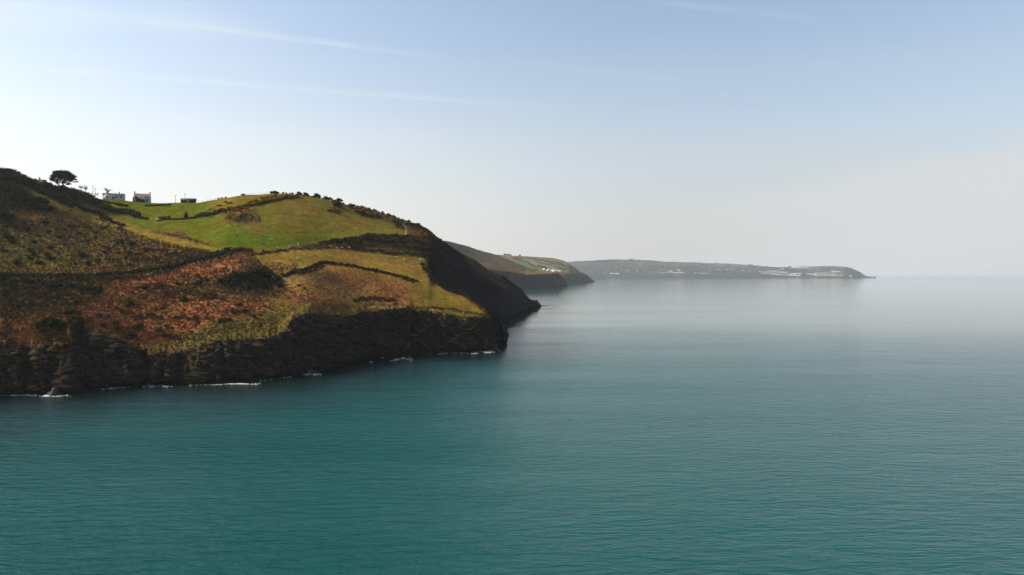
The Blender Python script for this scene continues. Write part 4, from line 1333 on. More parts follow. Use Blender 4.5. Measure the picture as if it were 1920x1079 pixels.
b0 = P3(192, 372, 462)
bung = empty('bungalow', (b0.x, b0.y, b0.z - .3), math.radians(24), 'long white bungalow with a front gable on the skyline left of the farmhouse', 'house')
m = MB().box(0, 15, 0, 6.5, -1.5, 2.5)
m.prism([(0, 2.5), (3.25, 4.1), (6.5, 2.5)], 'x', 0, .25).prism([(0, 2.5), (3.25, 4.1), (6.5, 2.5)], 'x', 14.75, 15)
m.build('wall', M_white, bung)
m = MB().box(.6, 6.6, -2.2, -.003, -1.5, 2.4).prism([(.6, 2.4), (3.6, 4.2), (6.6, 2.4)], 'y', -2.2, .5)
m.build('gable_wing', M_white, bung)
rf = obj('roof', roof_mesh(0, 15, 0, 6.5, 2.5, 4.1, M_slate), bung)
m = MB().prism([(.3, 2.25), (3.6, 4.25), (6.9, 2.25), (6.9, 2.40), (3.6, 4.42), (.3, 2.40)], 'y', -2.4, 3.0)
m.build('gable_roof', M_slate, bung)
ch = MB().box(10.8, 11.5, 3.0, 3.7, 3.8, 5.1).box(10.7, 11.6, 2.9, 3.8, 5.1, 5.25).tube([(11.15, 3.35, 5.2), (11.15, 3.35, 5.6)], .13, 8).build('chimney', M_stone, bung)
MB().box(3.3, 3.9, 3.0, 3.6, 4.0, 4.75).tube([(3.6, 3.3, 4.7), (3.6, 3.3, 5.0)], .12, 8).build('chimney', M_stone, bung)
window(bung, 2.9, 4.4, .7, 1.8, -2.2, 1)
window(bung, 8.6, 9.6, .8, 1.9, 0)
window(bung, 12.4, 13.6, .8, 1.9, 0, 1)
window(bung, 10.2, 11.0, .9, 1.9, 0)
dr = MB().box(7.0, 7.9, -.04, .04, -.2, 1.9).build('door', M_dark, bung)
MB().box(7.7, 7.78, -.09, -.04, .8, .9).build('handle', M_stone, dr)

f0 = P3(250.5, 377, 482)
farm = empty('farmhouse', (f0.x, f0.y, f0.z), math.radians(20), 'pale blue farmhouse with worn reddish roof and a chimney at each end', 'house')
m = MB().box(0, 12.4, 0, 6.4, -1.5, 3.3)
for xa in (0, 12.05):
    m.prism([(0, 3.3), (3.2, 5.6), (6.4, 3.3)], 'x', xa, xa + .35)
m.build('wall', M_blue, farm)
obj('roof', roof_mesh(.2, 12.2, 0, 6.4, 3.3, 5.5, M_pinkroof), farm)
for xa in (-.1, 11.7):
    MB().box(xa, xa + .8, 2.7, 3.7, 5.0, 6.7).box(xa - .08, xa + .88, 2.6, 3.8, 6.7, 6.85).tube([(xa + .4, 3.0, 6.8), (xa + .4, 3.0, 7.2)], .13, 8) \
        .tube([(xa + .4, 3.4, 6.8), (xa + .4, 3.4, 7.15)], .13, 8).build('chimney', M_stone, farm)
for xa in (4.6, 8.4, 10.4):
    window(farm, xa, xa + .9, 2.0, 2.95, 0, 0)
window(farm, 7.0, 8.0, .3, 1.4, 0, 1)
window(farm, 10.3, 11.3, .3, 1.4, 0, 1)
MB().box(9.0, 9.85, -.04, .04, -.4, 1.5).build('door', M_dark, farm)

s0_ = P3(248.5, 376.5, 474)
shed = empty('shed', (s0_.x, s0_.y, s0_.z - .2), math.radians(20), 'black sheeted shed with a lopsided gable in front of the farmhouse', 'shed')
MB().prism([(0, -1), (0, 2.0), (.0, 2.0), (2.2, 3.25), (3.2, 3.05), (5.2, 1.7), (8.2, .7), (8.2, -1)], 'y', 0, 5).build('wall', M_dark, shed)
MB().prism([(-.2, 2.0), (2.2, 3.33), (3.25, 3.13), (5.3, 1.78), (8.5, .72), (8.5, .86), (5.35, 1.92), (3.3, 3.27), (2.2, 3.48), (-.2, 2.15)], 'y', -.2, 5.2).build('roof', M_dark, shed)
MB().box(1.4, 2.8, -.05, .003, -.8, 1.3).build('door', M_wood, shed)

a0 = P3(337.5, 378, 478)
barn = empty('barn', (a0.x, a0.y, a0.z), math.radians(20), 'long dark barn with rounded roof on the skyline right of the houses', 'barn')
prof = [(0, -1.0), (0, 1.2)] + [(2.6 - 2.6 * math.cos(a), 1.2 + 1.3 * math.sin(a)) for a in [math.pi * k / 10 for k in range(1, 10)]] + [(5.2, 1.2), (5.2, -1.0)]
MB().prism([(y, z) for y, z in prof], 'x', .4, 11.2).build('wall', M_dark, barn)
arc = [(2.6 - 2.75 * math.cos(a), 1.2 + 1.42 * math.sin(a)) for a in [math.pi * k / 12 for k in range(13)]]
arc2 = [(2.6 - 2.65 * math.cos(a), 1.2 + 1.32 * math.sin(a)) for a in [math.pi * k / 12 for k in range(12, -1, -1)]]
MB().prism(arc + arc2, 'x', 0.2, 11.6).build('roof', M_slate, barn)
MB().box(4.6, 6.8, -.06, -.003, -.9, 1.1).build('door', M_wood, barn)

r0_ = P3(57.5, 343, 432)
ruin = empty('stone_house', (r0_.x, r0_.y, r0_.z - .3), math.radians(25), 'grey stone house with curved roof, half hidden on the left skyline', 'house')
MB().box(0, 5.0, 0, 5, -1.5, 1.2).box(5.9, 9.6, .5, 5.5, -1.5, 2.5).build('wall', M_stone, ruin)
cr = [(2.5 - 2.7 * math.cos(a), 1.2 + 2.0 * math.sin(a)) for a in [math.pi * k / 12 for k in range(13)]]
ar = MB().prism(cr, 'y', -.15, 5.1).build('roof', M_slate, ruin)
MB().box(5.7, 9.8, .3, 5.7, 2.5, 2.68).build('flat_roof', M_slate, ruin)
MB().box(4.95, 5.95, 1.4, 2.6, -1, 4.0).box(4.85, 6.05, 1.3, 2.7, 4.0, 4.15).build('chimney', M_stone, ruin)
for xa in (.9, 2.1, 3.3):
    window(ruin, xa, xa + .7, 1.5, 2.6, -.15, 0)
window(ruin, 7.2, 8.4, .9, 1.9, .5, 1)

bung.scale = (.86, 1, 1)
farm.scale = (.82, 1, 1)
shed.scale = (.84, 1, 1)
barn.scale = (.88, 1, 1)
ruin.scale = (.80, 1, 1)

# ------------------------------------------------------------------ poles, wires, fences, trailer
tops = {}
for i, (x, yt, yb, Y, lab) in enumerate([
        (174.5, 347.5, 368, 455, 'tall wooden pole, taller of the two beside the pink bare tree'),
        (178.5, 352.5, 369, 458, 'shorter wooden pole next to the tall one, left of the bungalow'),
        (329, 366, 378, 480, 'wooden pole on the skyline left of the barn'),
        (347, 362.5, 372, 486, 'wooden pole rising behind the barn roof')]):
    a, b = P3(x, yb, Y), P3(x, yt, Y)
    t = empty('utility_pole', a, 0, lab, 'pole', 'wooden poles on the skyline')
    MB().tube([(0, 0, -1), (0, 0, b.z - a.z)], [.15, .11], 8).build('pole', M_wood, t)
    MB().box(-.7, .7, -.06, .06, b.z - a.z - .55, b.z - a.z - .42).build('crossarm', M_wood, t)
    for xa in (-.6, .6):
        MB().tube([(xa, 0, b.z - a.z - .42), (xa, 0, b.z - a.z - .25)], .05, 6).build('insulator', M_stone, t)
    tops[i] = Vector((b.x, b.y, b.z - .3))


def wire(a, b, lab, sag=.9, r=.018):
    pts = [a.lerp(b, t) - Vector((0, 0, sag * 4 * t * (1 - t))) for t in [k / 12 for k in range(13)]]
    mm = MB().tube([p - a for p in pts], r, 4)
    return tag(mm.build('overhead_wire', M_wire), lab, 'wire').__setattr__('location', a)


wire(tops[0], tops[1], 'overhead wire joining the two poles left of the bungalow', .2)
wire(tops[1], Vector((b0.x + 11, b0.y + 3, b0.z + 4.4)), 'overhead wire from the shorter pole to the bungalow chimney', .7)
wire(Vector((f0.x + 12.4, f0.y + 3, f0.z + 4.8)), tops[2], 'overhead wire from the farmhouse to the pole beside the barn', 1.2)
wire(tops[2], tops[3], 'overhead wire running over the barn between two poles', .5)


def fence(pts, step, hgt, label, s0=2.0):
    P = [ground(x, y, s0) for x, y in pts]
    t = empty('fence', P[0], 0, label, 'fence')
    q_ = []
    for a, b in zip(P[:-1], P[1:]):
        n = max(1, round((b - a).length / step))
        q_ += [a.lerp(b, i / n) for i in range(n)]
    q_.append(P[-1])
    pm = MB().tube([(0, 0, -.5), (0, 0, hgt)], [.07, .06], 6).mesh('post', M_wood)
    for p in q_:
        o = obj('post', pm, t, p - P[0])
        o.rotation_euler = (rnd.uniform(-.06, .06), rnd.uniform(-.06, .06), 0)
    for z in (.45, .8, 1.1):
        MB().tube([p - P[0] + Vector((0, 0, z * hgt / 1.25)) for p in q_], .012, 3).build('wire', M_wire, t)
    return t


fence([(372, 377), (390, 373.5), (405, 370), (420, 367)], 3.2, 1.25, 'post and wire fence on the skyline between the barn and the hilltop')
fence([(460, 363), (480, 362), (505, 361.5)], 2.6, 1.3, 'post and wire fence along the hilltop skyline')
fence([(440, 468), (455, 467.5), (466, 470)], 1.6, 1.1, 'close set wooden fence at the bend of the coast path')
fence([(480, 471), (520, 466.5), (548, 463), (600, 460), (612, 457)], 2.6, 1.2, 'post and wire fence above the walkers along the coast path')
fence([(640, 448), (680, 440.5), (720, 440), (755, 440.5)], 3.0, 1.2, 'post and wire fence along the foot of the upper field')

g = ground(298, 415)
tr = empty('farm_trailer', g, .1, 'low trailer with a white cover parked at the end of the field hedge', 'trailer')
MB().box(-1.25, 1.25, -.8, .8, .45, .75).build('bed', M_dark, tr)
MB().box(-1.35, 1.35, -.9, .9, .78, 1.0).prism([(-1.35, 1.0), (-1.1, 1.25), (1.1, 1.25), (1.35, 1.0)], 'y', -.9, .9).build('cover', M_white, tr)
MB().tube([(1.25, 0, .6), (2.1, 0, .45)], .05, 6).build('drawbar', M_dark, tr)
for y in (-.85, .85):
    wl_ = MB().tube([(0, y - .1, .35), (0, y + .1, .35)], .35, 12).build('wheel', M_dark, tr)

# ------------------------------------------------------------------ rocks, foam
def rock_mesh(seed, sub=3, sharp=.7):
    bm = bmesh.new()
    bmesh.ops.create_icosphere(bm, subdivisions=sub, radius=1)
    V = np.array([v.co[:] for v in bm.verts])
    Fc = np.array([[v.index for v in f.verts] for f in bm.faces])
    bm.free()
    n = fbm(V[:, 0], V[:, 1], V[:, 2] + seed * 7.7, 1.1, 3)
    st = np.abs(fbm(V[:, 0] * .6 + V[:, 2], V[:, 1], V[:, 2] + seed, 2.4, 3))
    W = V * (1 + n * sharp * 1.3 - st * .9 + .1)[:, None]
    W[:, 2] *= 1 + np.clip(fbm(V[:, 0], V[:, 1], seed * 3.0, 2.2, 2), -.5, 1) * 1.2
    W[:, 0] += W[:, 2] * .35
    return mesh_np('rock', W, Fc, [M_rock])


RM = [rock_mesh(i) for i in range(4)]
for i, (x, y, sx, sy, sz, dz, lab) in enumerate([
        (100, 741, 1.9, 1.5, 1.5, .3, 'jagged black rock in white foam under the left cliff'),
        (92, 741, .9, .8, .6, .2, 'small black rock at the left foot of the jagged one'),
        (108, 741.5, .8, .8, .5, .2, 'small black rock at the right foot of the jagged one'),
        (581, 700.5, 1.4, 1.1, 1.1, .3, 'dark rock standing in the sea below the middle of the cliff'),
        (588, 699, .8, .6, .5, .1, 'low dark rock just right of the one below mid cliff'),
        (30, 739, 1.2, 1.0, 1.6, .4, 'dark rock pinnacle at the cliff foot near the left edge'),
        (947, 630, 1.9, 2.2, 3.6, 1.6, 'dark leaning crag at the end of the point'),
        (938, 640, 2.4, 2.0, 2.4, .6, 'dark rock mass at the water line of the point'),
        (925, 655, 2.2, 1.6, 1.6, .2, 'dark rock shelf under the tip of the point'),
        (1000, 575, 6.0, 5.0, 2.4, .4, 'long low shelf of rocks at the foot of the second headland'),
        (1009, 575.5, 3.4, 3.0, 1.3, .1, 'outer low rock past the foot of the second headland'),
        (280, 724, 1.6, 1.0, .7, .1, 'low wet rock in foam right of the cove')]):
    Yq = seaY(y)
    o = obj('rock', RM[i % 4], None, (Yq * (x - 960) / F, Yq, dz), rnd.uniform(0, 6))
    o.scale = (sx, sy, sz)
    tag(o, lab, 'rock')
for x, y, s_ in [(1018, 573.8, 2.0), (1023, 574, 1.4), (1029, 574.2, 1.6), (1036, 574.2, 1.1), (1016, 580, 1.0), (1028, 580, 1.3), (1034, 579.4, 1.0), (1042, 574.4, .8), (1021, 580, .7)]:
    Yq = seaY(y)
    o = obj('rock', RM[rnd.randrange(4)], None, (Yq * (x - 960) / F, Yq, -.1 * s_), rnd.uniform(0, 6))
    o.scale = (s_ * 1.2, s_, s_ * .36)
    tag(o, 'tiny reef rock awash off the second headland', 'rock', 'reef rocks awash off the second headland')

M_foam = plain('sea_foam', (.62, .64, .64), .9, .25, 2)
fo_v, fo_f = [], []
qf = random.Random(3)
for x0, x1, y0, y1, n in [(-20, 22, 738.4, 741.4, 50), (14, 50, 739.8, 742, 60), (60, 92, 740.2, 743, 80), (88, 124, 741.2, 743.6, 45), (262, 286, 724, 727, 26), (286, 318, 722.6, 725, 26),
                          (170, 210, 727, 731, 16), (375, 475, 718.6, 721, 44), (430, 456, 718.2, 720.8, 24), (540, 606, 700.5, 704, 26), (736, 774, 672.5, 678, 46), (750, 772, 671, 674, 26), (796, 822, 657.5, 662.5, 70), (806, 824, 662.6, 664, 14),
                          (846, 900, 661.4, 663.5, 44), (894, 922, 658.5, 662.5, 80), (915, 936, 655, 660, 24), (650, 690, 677, 681, 8), (1004, 1018, 573, 575.4, 10)]:
    for _ in range(n):
        x, y = qf.gauss((x0 + x1) / 2, (x1 - x0) / 3.2), qf.triangular(y0 - .5, y1 + .5)
        Yq = seaY(y)
        xw = Yq * (x - 960) / F
        if float(perlin(xw * .35, Yq * .45, 3.3)) < .10:
            continue
        for __ in range(5):
            c = Vector((xw + qf.gauss(0, .5), Yq + qf.gauss(0, .35), .02))
            r = qf.uniform(.05, .17)
            h = r * qf.uniform(.15, .7)
            o_ = len(fo_v)
            fo_v.append((c.x, c.y, c.z + h))
            for k in range(5):
                a = 6.283 * k / 5
                rr = r * qf.uniform(.4, 1.6)
                fo_v.append((c.x + math.cos(a) * rr * 1.9, c.y + math.sin(a) * rr, c.z))
            fo_f += [(o_, o_ + 1 + k, o_ + 1 + (k + 1) % 5) for k in range(5)]
for _ in range(900):        # thin broken wash all along the rocks
    t_ = qf.random() * (len(Wp) - 4) + 1
    k_ = int(t_)
    (xa, ya), (xb, yb) = Wp[k_], Wp[k_ + 1]
    x, y = xa + (xb - xa) * (t_ - k_), ya + (yb - ya) * (t_ - k_)
    Yq = seaY(y) - abs(qf.gauss(0, .9)) - .3
    xw = Yq * (x - 960) / F
    if float(perlin(xw * .11, 2.2, 7.7)) < .02:
        continue
    c = Vector((xw, Yq, .02))
    r = qf.uniform(.04, .13)
    o_ = len(fo_v)
    fo_v.append((c.x, c.y, c.z + r * .4))
    for k in range(5):
        a = 6.283 * k / 5
        rr = r * qf.uniform(.4, 1.6)
        fo_v.append((c.x + math.cos(a) * rr * 2.2, c.y + math.sin(a) * rr, c.z))
    fo_f += [(o_, o_ + 1 + k, o_ + 1 + (k + 1) % 5) for k in range(5)]
tag(obj('sea_foam', mesh_np('sea_foam', fo_v, np.array(fo_f), [M_foam])), kind='stuff')

# ------------------------------------------------------------------ people and sheep
def skinned(name, pts, edges, rad, mat, parent, root=0, sub=1):
    me = bpy.data.meshes.new(name)
    me.from_pydata(pts, edges, [])
    me.materials.append(mat)
    o = obj(name, me, parent)
    sk = o.modifiers.new('skin', 'SKIN')
    lay = me.skin_vertices[0].data
    for i, r in enumerate(rad):
        lay[i].radius = (r, r) if not isinstance(r, tuple) else r
        lay[i].use_root = (i == root)
    sk.use_smooth_shade = True
    ss = o.modifiers.new('sub', 'SUBSURF')
    ss.levels = ss.render_levels = sub
    return o


CL = {}


def cloth(c):
    if c not in CL:
        CL[c] = plain('cloth', c, .9, .15, 5)
    return CL[c]


def person(x, y, rz, label, top, legs, hair=(.05, .035, .02), stride=.25, bend=0.0, group=None, pack=None, dy=0.0):
    g = ground(x, y)
    t = empty('person', (g.x, g.y + dy, g.z), rz, label, 'person', group)
    s_ = stride
    sh = 1.42 - bend * .25
    fx = bend * .35
    J = {'pel': (0, 0, .95), 'waist': (0, -fx * .3, 1.10), 'chest': (0, -fx * .7, 1.30), 'neck': (0, -fx, sh + .07), 'head': (0, -fx * 1.2 - .02, sh + .20), 'crown': (0, -fx * 1.2, sh + .31),
         'hl': (-.10, 0, .90), 'kl': (-.11, -s_ * .6, .50), 'al': (-.11, -s_ * .5, .08), 'tl': (-.12, -s_ * .5 - .17, .03),
         'hr': (.10, 0, .90), 'kr': (.11, s_ * .2, .50), 'ar': (.11, s_, .10), 'tr': (.12, s_ - .15, .03),
         'sl': (-.19, -fx * .9, sh - .02), 'el': (-.25, .10 - fx, sh - .30), 'wl': (-.24, -.08 - fx, sh - .54), 'gl': (-.24, -.12 - fx, sh - .64),
         'sr': (.19, -fx * .9, sh - .02), 'er': (.25, -.02 - fx, sh - .30), 'wr': (.24, -.2 - fx, sh - .52), 'gr': (.24, -.25 - fx, sh - .60)}
    ks = list(J)
    R_ = dict(pel=.12, waist=.11, chest=.13, neck=.055, head=.088, crown=.06, hl=.085, kl=.058, al=.04, tl=.035, hr=.085, kr=.058, ar=.04, tr=.035,
              sl=.06, el=.042, wl=.03, gl=.035, sr=.06, er=.042, wr=.03, gr=.035)
    E = [('pel', 'waist'), ('waist', 'chest'), ('chest', 'neck'), ('neck', 'head'), ('head', 'crown'), ('pel', 'hl'), ('hl', 'kl'), ('kl', 'al'), ('al', 'tl'),
         ('pel', 'hr'), ('hr', 'kr'), ('kr', 'ar'), ('ar', 'tr'), ('chest', 'sl'), ('sl', 'el'), ('el', 'wl'), ('wl', 'gl'), ('chest', 'sr'), ('sr', 'er'), ('er', 'wr'), ('wr', 'gr')]
    skinned('body', [J[k] for k in ks], [(ks.index(a), ks.index(b)) for a, b in E], [R_[k] for k in ks], M_skin, t)
    kj = ['pel', 'waist', 'chest', 'sl', 'el', 'wl', 'sr', 'er', 'wr']
    skinned('jacket', [J[k] for k in kj], [(0, 1), (1, 2), (2, 3), (3, 4), (4, 5), (2, 6), (6, 7), (7, 8)], [R_[k] + .03 for k in kj], cloth(top), t)
    kt = ['pel', 'hl', 'kl', 'al', 'hr', 'kr', 'ar']
    skinned('trousers', [J[k] for k in kt], [(0, 1), (1, 2), (2, 3), (0, 4), (4, 5), (5, 6)], [R_[k] + .025 for k in kt], cloth(legs), t)
    hx = J['crown']
    v, f = blob(9, (.11, .11, .09), 60, .3, .9, .1, 1)
    o = obj('hair', mesh_np('hair', v, f, [cloth(hair)], True), t, (hx[0], hx[1] + .02, hx[2] - .06))
    if pack:
        MB().box(-.16, .16, .12, .32, sh - .45, sh - .02).build('rucksack', cloth(pack), t)
    return t


person(494, 461, -.6, 'walker in dark clothes alone on the green field', (.012, .03, .03), (.02, .02, .03), stride=.35, pack=(.02, .05, .05))
person(542.3, 463.3, 1.3, 'walker in a blue jacket and pale trousers, left of the group', (.05, .08, .35), (.6, .58, .5))
person(545.2, 464.2, 1.8, 'walker in a light blue top, second from left in the group', (.35, .45, .6), (.05, .06, .12))
person(549.0, 464.0, 1.2, 'walker in a rusty red jacket in the middle of the group', (.25, .05, .03), (.05, .04, .04))
person(551.5, 465.3, 1.6, 'walker in dark clothes with a pale bag at the right of the group', (.04, .02, .02), (.02, .02, .025), pack=(.6, .6, .5))
person(559.3, 461.2, 0.2, 'walker in a long cream top standing apart right of the group', (.7, .65, .42), (.5, .45, .3), stride=.05)
person(520, 468.6, 1.4, 'walker in a white top and dark red trousers left of the group', (.7, .7, .68), (.12, .03, .03), bend=.4)
person(415, 471.8, 1.5, 'walker in a pale top on the sunken path by the dark hedge, left one', (.5, .48, .42), (.3, .28, .22))
person(419, 471.2, 1.3, 'walker in a dark top with pale trousers on the sunken path, right one', (.06, .06, .08), (.55, .5, .42))


def sheep(x, y, rz, label, graze=True):
    g = ground(x, y)
    t = empty('sheep', g, rz, label, 'sheep', 'sheep on the lower field')
    t.scale = (.85, .85, .85)
    hz_ = .35 if graze else .95
    J = [(0, 0, .62), (.35, 0, .64), (-.38, 0, .64), (.58, 0, .70 if not graze else .58), (.74, 0, hz_ + .05), (.88, 0, hz_ - .05),
         (.30, .13, .36), (.28, .13, .02), (.30, -.13, .36), (.33, -.13, .02), (-.34, .13, .40), (-.42, .13, .24), (-.38, .13, .02), (-.34, -.13, .40), (-.42, -.13, .24), (-.36, -.13, .02)]
    E = [(0, 1), (0, 2), (1, 3), (3, 4), (4, 5), (1, 6), (6, 7), (1, 8), (8, 9), (2, 10), (10, 11), (11, 12), (2, 13), (13, 14), (14, 15)]
    skinned('body', J, E, [.2, .18, .19, .11, .09, .055, .07, .03, .07, .03, .08, .045, .03, .08, .045, .03], M_wool, t)
    v, f = blob(4, (.52, .33, .30), 120, .16, .92, .12, 2)
    obj('fleece', mesh_np('fleece', v, f, [M_wool]), t, (-.02, 0, .44))
    return t


sheep(631.5, 466.8, .3, 'white sheep by the scrub bank, leftmost of three in a row')
sheep(642, 466.6, 2.8, 'greyish sheep by the scrub bank, middle of three in a row')
sheep(655, 467.6, .1, 'white sheep by the scrub bank, rightmost of three in a row', False)
sheep(744.5, 483.6, 3.0, 'white sheep in mid field, left of the brightest sheep')
sheep(758, 488, .2, 'brightest white sheep in mid field above the small bank', False)
sheep(788, 489, 2.9, 'white sheep nearest the edge of the drop')
sheep(558, 486, .4, 'small pale sheep low on the golden slope under the walkers')

# ------------------------------------------------------------------ far away: caravans, houses, field hedges, boat
def house_mesh(name, L, D, hw, hr, roofmat):
    m = MB().box(-L / 2, L / 2, -D / 2, D / 2, -2.5, hw)
    n1 = len(m.f)
    m.prism([(-D / 2 - .4, hw), (0, hw + hr), (D / 2 + .4, hw)], 'x', -L / 2 - .2, L / 2 + .2)
    me = mesh_np(name, m.v, m.f, [M_house, roofmat], False, [0] * n1 + [1] * (len(m.f) - n1))
    return me


HM = [house_mesh('house', 11, 8, 4.5, 3.0, M_farroof), house_mesh('house', 15, 8, 5.5, 3.2, M_farroof), house_mesh('house', 9, 7, 3.4, 2.6, M_house)]
CMs = [house_mesh('caravan', 12.5, 4.4, 3.9, .8, M_house), house_mesh('caravan', 11, 4.2, 3.6, .6, M_house)]
for i, (x, y) in enumerate([(1020, 506.4), (1026, 508.6), (1028, 506.6), (1033.7, 508.8), (1037, 509.8), (1038.3, 507.4), (1043.3, 508.8), (1047.5, 508.4), (1049.8, 509.6)]):
    g = at(g4, x, y)
    o = obj('caravan', CMs[i % 2], None, (g.x, g.y, g.z + .5), rnd.uniform(-.5, .5))
    o.scale = (.8, 1, 1.05) if i in (0, 2, 5, 4) else (.6, 1, .7)
    tag(o, 'white caravan on the field headland above the cliff', 'caravan', 'white caravans on the field headland')


def faraway(kind, row, n, label, group, jy=.35, jx=.4):
    for k in range(n):
        t = (k + .5) / n
        L = sum(math.dist(a, b) for a, b in zip(row[:-1], row[1:])) * t
        for a, b in zip(row[:-1], row[1:]):
            d = math.dist(a, b)
            if L <= d:
                break
            L -= d
        x, y = a[0] + (b[0] - a[0]) * L / d + rnd.uniform(-jx, jx), a[1] + (b[1] - a[1]) * L / d + rnd.uniform(-jy, jy)
        g = at(g5, x, y)
        ms = HM if kind == 'house' else CMs
        o = obj(kind, ms[rnd.randrange(len(ms))], None, (g.x, g.y, g.z), rnd.uniform(-.35, .35))
        sc_ = rnd.uniform(.8, 1.15)
        o.scale = (sc_, sc_, sc_)
        tag(o, label, kind, group)


W_ = 'white caravan in the long rows left of the far harbour town'
for r_, n in [([(1426, 512.2), (1450, 514), (1478, 517)], 17), ([(1430, 510.5), (1455, 511.5), (1476, 513.2)], 13), ([(1445, 514.5), (1465, 516)], 9), ([(1438, 508.6), (1455, 509.4), (1476, 511.6)], 14)]:
    faraway('caravan', r_, n, W_, 'caravan rows left of the far town', .25)
W_ = 'white caravan in the level rows under the far right headland'
for r_, n in [([(1526, 513.8), (1550, 512.2)], 14), ([(1558, 510.6), (1576, 509.6)], 11), ([(1525, 515.5), (1568, 514.6)], 18), ([(1530, 518), (1580, 517.4)], 20), ([(1592, 518.4), (1599, 518.2)], 3)]:
    faraway('caravan', r_, n, W_, 'caravan rows under the far right headland', .15)
for r_, n, l_, g_ in [
        ([(1476, 517), (1500, 518)], 20, 'white house by the harbour of the far town', 'houses by the far harbour'),
        ([(1482, 515), (1503, 514)], 12, 'white house on the slope above the far harbour', 'houses above the far harbour'),
        ([(1512, 514.5), (1530, 516.5)], 8, 'white house between the two sets of caravan rows', 'houses between the caravan rows'),
        ([(1464, 505.5), (1480, 503.6), (1515, 502.8)], 20, 'white house near the skyline above the far town', 'houses near the far skyline'),
        ([(1345, 506.5), (1375, 506), (1406, 509.5)], 20, 'white house scattered on the slope left of the far caravans', 'houses scattered left of the far caravans'),
        ([(1418, 510.5), (1426, 510.8)], 4, 'white house beside the upper caravan row', 'houses beside the upper caravan row'),
        ([(1253, 511), (1268, 512.5), (1284, 513)], 22, 'white house in the small village in the middle of the far coast', 'houses in the middle far village'),
        ([(1258, 508.5), (1268, 505.6), (1278, 509.6)], 10, 'white house on the rise above the middle far village', 'houses above the middle far village'),
        ([(1144, 513.6), (1162, 514.8)], 8, 'white house by the shore near the field headland', 'houses by the near end of the far shore'),
        ([(1160, 507.6), (1200, 508.6)], 4, 'white house on the hill behind the near end of the far shore', 'houses behind the near end of the far shore'),
        ([(1300, 512.8), (1328, 513.4)], 9, 'white house in the thin row right of the middle far village', 'houses in the thin far row'),
        ([(1230, 509.5), (1250, 513.5)], 5, 'white house left of the middle far village', 'houses left of the middle far village'),
        ([(1328, 507.5), (1345, 508)], 3, 'white house right of the thin far row', 'houses right of the thin far row'),
        ([(1189, 488.6), (1191, 488.6)], 1, 'single white house on the highest skyline of the far coast', None)]:
    faraway('house', r_, n, l_, g_, .5)

for i, (pts_, lab) in enumerate([
        ([(966, 484.5), (985, 485), (1005, 487.5), (1022, 489)], 'uppermost dark hedge across the grey fields of the field headland'),
        ([(1000, 488), (1020, 490.5), (1038, 495.5)], 'dark hedge second from the top, middle of the field headland'),
        ([(962, 485.5), (975, 489), (990, 494), (1000, 500)], 'dark hedge above the bright green field on the field headland'),
        ([(1004, 492), (1018, 495.5), (1036, 499)], 'dark hedge third from the top on the field headland'),
        ([(1041, 500.5), (1050, 503), (1060, 507)], 'short dark hedge right of the caravans on the field headland'),
        ([(1008, 499), (1018, 501), (1028, 504.5)], 'dark hedge just above the caravans'),
        ([(1042, 495.5), (1055, 499.5), (1070, 506)], 'long dark hedge falling to the right end of the field headland'),
        ([(1002, 500.5), (1012, 501.5), (1024, 506)], 'lowest dark hedge left of the caravans'),
        ([(1026, 489.5), (1040, 492), (1056, 498)], 'upper right dark hedge near the skyline of the field headland')]):
    hedge(pts_, 7.0, 4.5, lab, M_bush, grid=g4, dens=3)
for x, y in [(946, 479.5), (949, 479.5), (953, 479.8), (957, 480.2), (975, 481)]:
    g = at(g4, x, y)
    o = obj('tree', BUSH['bush'][rnd.randrange(4)], None, (g.x, g.y, g.z), rnd.uniform(0, 6))
    o.scale = (7, 7, 8)
    tag(o, 'distant dark tree on the skyline of the field headland', 'tree', 'trees on the field headland skyline')
for x, y, s_ in [(1405, 497.8, 16), (1410, 498, 14), (1344, 494.5, 10), (1362, 495.5, 9), (1370, 495.8, 9), (1480, 501.5, 15), (1508, 500.5, 9), (1150, 487.5, 9), (1160, 487.5, 9), (1182, 487.5, 10), (1300, 493, 9), (1437, 500, 8)]:
    g = at(g5, x, y)
    o = obj('tree', BUSH['bush'][rnd.randrange(4)], None, (g.x, g.y, g.z - 2), rnd.uniform(0, 6))
    o.scale = (s_ * 1.3, s_, s_ * .9)
    tag(o, 'distant dark tree clump on the skyline of the far coast', 'tree', 'tree clumps on the far coast skyline')
# woods on the slopes of the far coast: countless crowns
pr = []
for k in range(420):
    x = rnd.uniform(1072, 1600)
    y = rnd.uniform(496 + (x - 1072) * .016, 519)
    if 1424 < x < 1590 and 507 < y < 518.5:
        continue
    g = at(g5, x, y)
    s_ = rnd.uniform(7, 20)
    v, f = blob(k % 17, (s_ * 1.8, s_, s_ * .55), 8, .3, .9, .5, 1)
    pr.append((v + np.array([g.x, g.y, g.z - 2]), f))
M_wood2 = leafmat('far_wood_leaves', [(.034, .042, .022), (.055, .058, .030), (.045, .045, .026)])
tag(obj('woodland', foliage_mesh('woodland', pr, M_wood2)), kind='stuff')

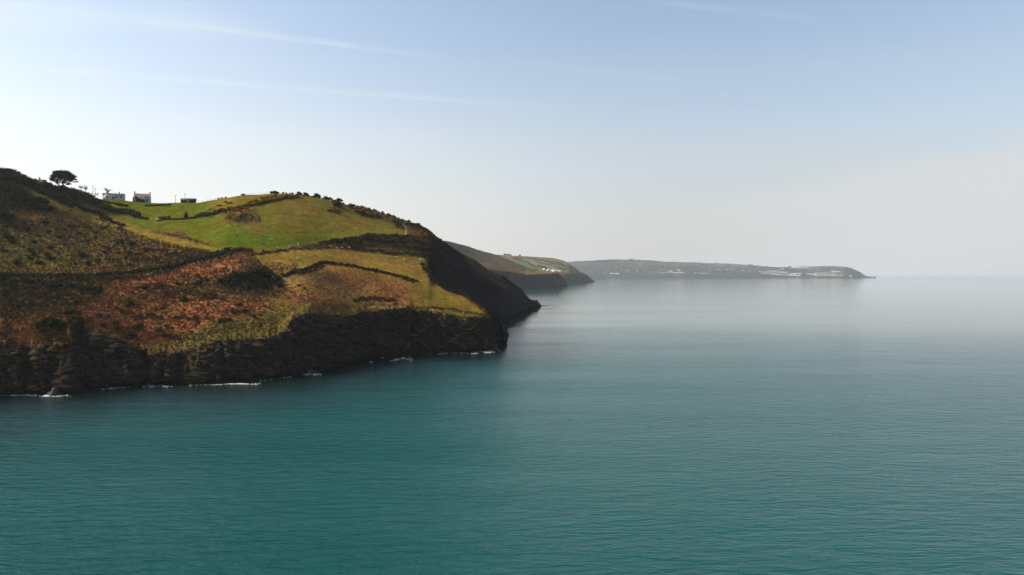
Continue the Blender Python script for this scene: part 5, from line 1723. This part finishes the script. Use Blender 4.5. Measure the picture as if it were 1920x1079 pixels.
by = seaY(530.6)
bt = empty('sailing_boat', (by * (1459.6 - 960) / F, by, 0), .4, 'tiny dark sailing boat far out before the distant coast', 'boat')
hull = MB()
secs = [(-3.2, .75), (-1.5, 1.1), (.6, 1.1), (2.4, .6), (3.5, .05)]
vs = []
for x, b in secs:
    vs += [(x, -b, .85), (x, -b * .7, .1), (x, 0, -.35), (x, b * .7, .1), (x, b, .85)]
fs = [(i * 5 + k, i * 5 + k + 1, (i + 1) * 5 + k + 1, (i + 1) * 5 + k) for i in range(4) for k in range(4)] + [(i * 5, (i + 1) * 5, (i + 1) * 5 + 4, i * 5 + 4) for i in range(4)] + [(4, 3, 2, 1, 0)]
hull.add(vs, fs).build('hull', M_dark, bt)
MB().tube([(.4, 0, .6), (.4, 0, 8.6)], [.09, .05], 6).build('mast', M_dark, bt)
MB().add([(.3, 0, 1.6), (.3, 0, 8.2), (-2.4, .25, 1.7), (.25, .06, 1.6), (.25, .06, 8.2), (-2.4, .31, 1.7)], [(0, 1, 2), (3, 5, 4), (0, 3, 4, 1), (1, 4, 5, 2), (2, 5, 3, 0)]).build('sail', cloth((.10, .07, .06)), bt)

# ------------------------------------------------------------------ tell the members of a row apart by their place in it
UN = 'first second third fourth fifth sixth seventh eighth ninth tenth eleventh twelfth thirteenth fourteenth fifteenth sixteenth seventeenth eighteenth nineteenth'.split()
TN = {2: ('twentieth', 'twenty-'), 3: ('thirtieth', 'thirty-'), 4: ('fortieth', 'forty-')}


def ordinal(n):
    if n < 20:
        return UN[n - 1]
    t, u = divmod(n, 10)
    return TN[t][0] if u == 0 else TN[t][1] + UN[u - 1]


byl = {}
for o in list(COL.objects):
    if o.parent is None and o.get('category') in ('bush', 'gorse') and o.get('group'):
        byl.setdefault(o['label'], []).append(o)
for lab, os_ in byl.items():
    if len(os_) < 50:
        os_.sort(key=lambda o: o.location.x / o.location.y)
        for i, o in enumerate(os_):
            if i == 0:
                o['label'] = lab + ', leftmost one'
            elif i == len(os_) - 1:
                o['label'] = lab + ', rightmost one'
            else:
                o['label'] = lab + ', ' + ordinal(i + 1) + ' from left'
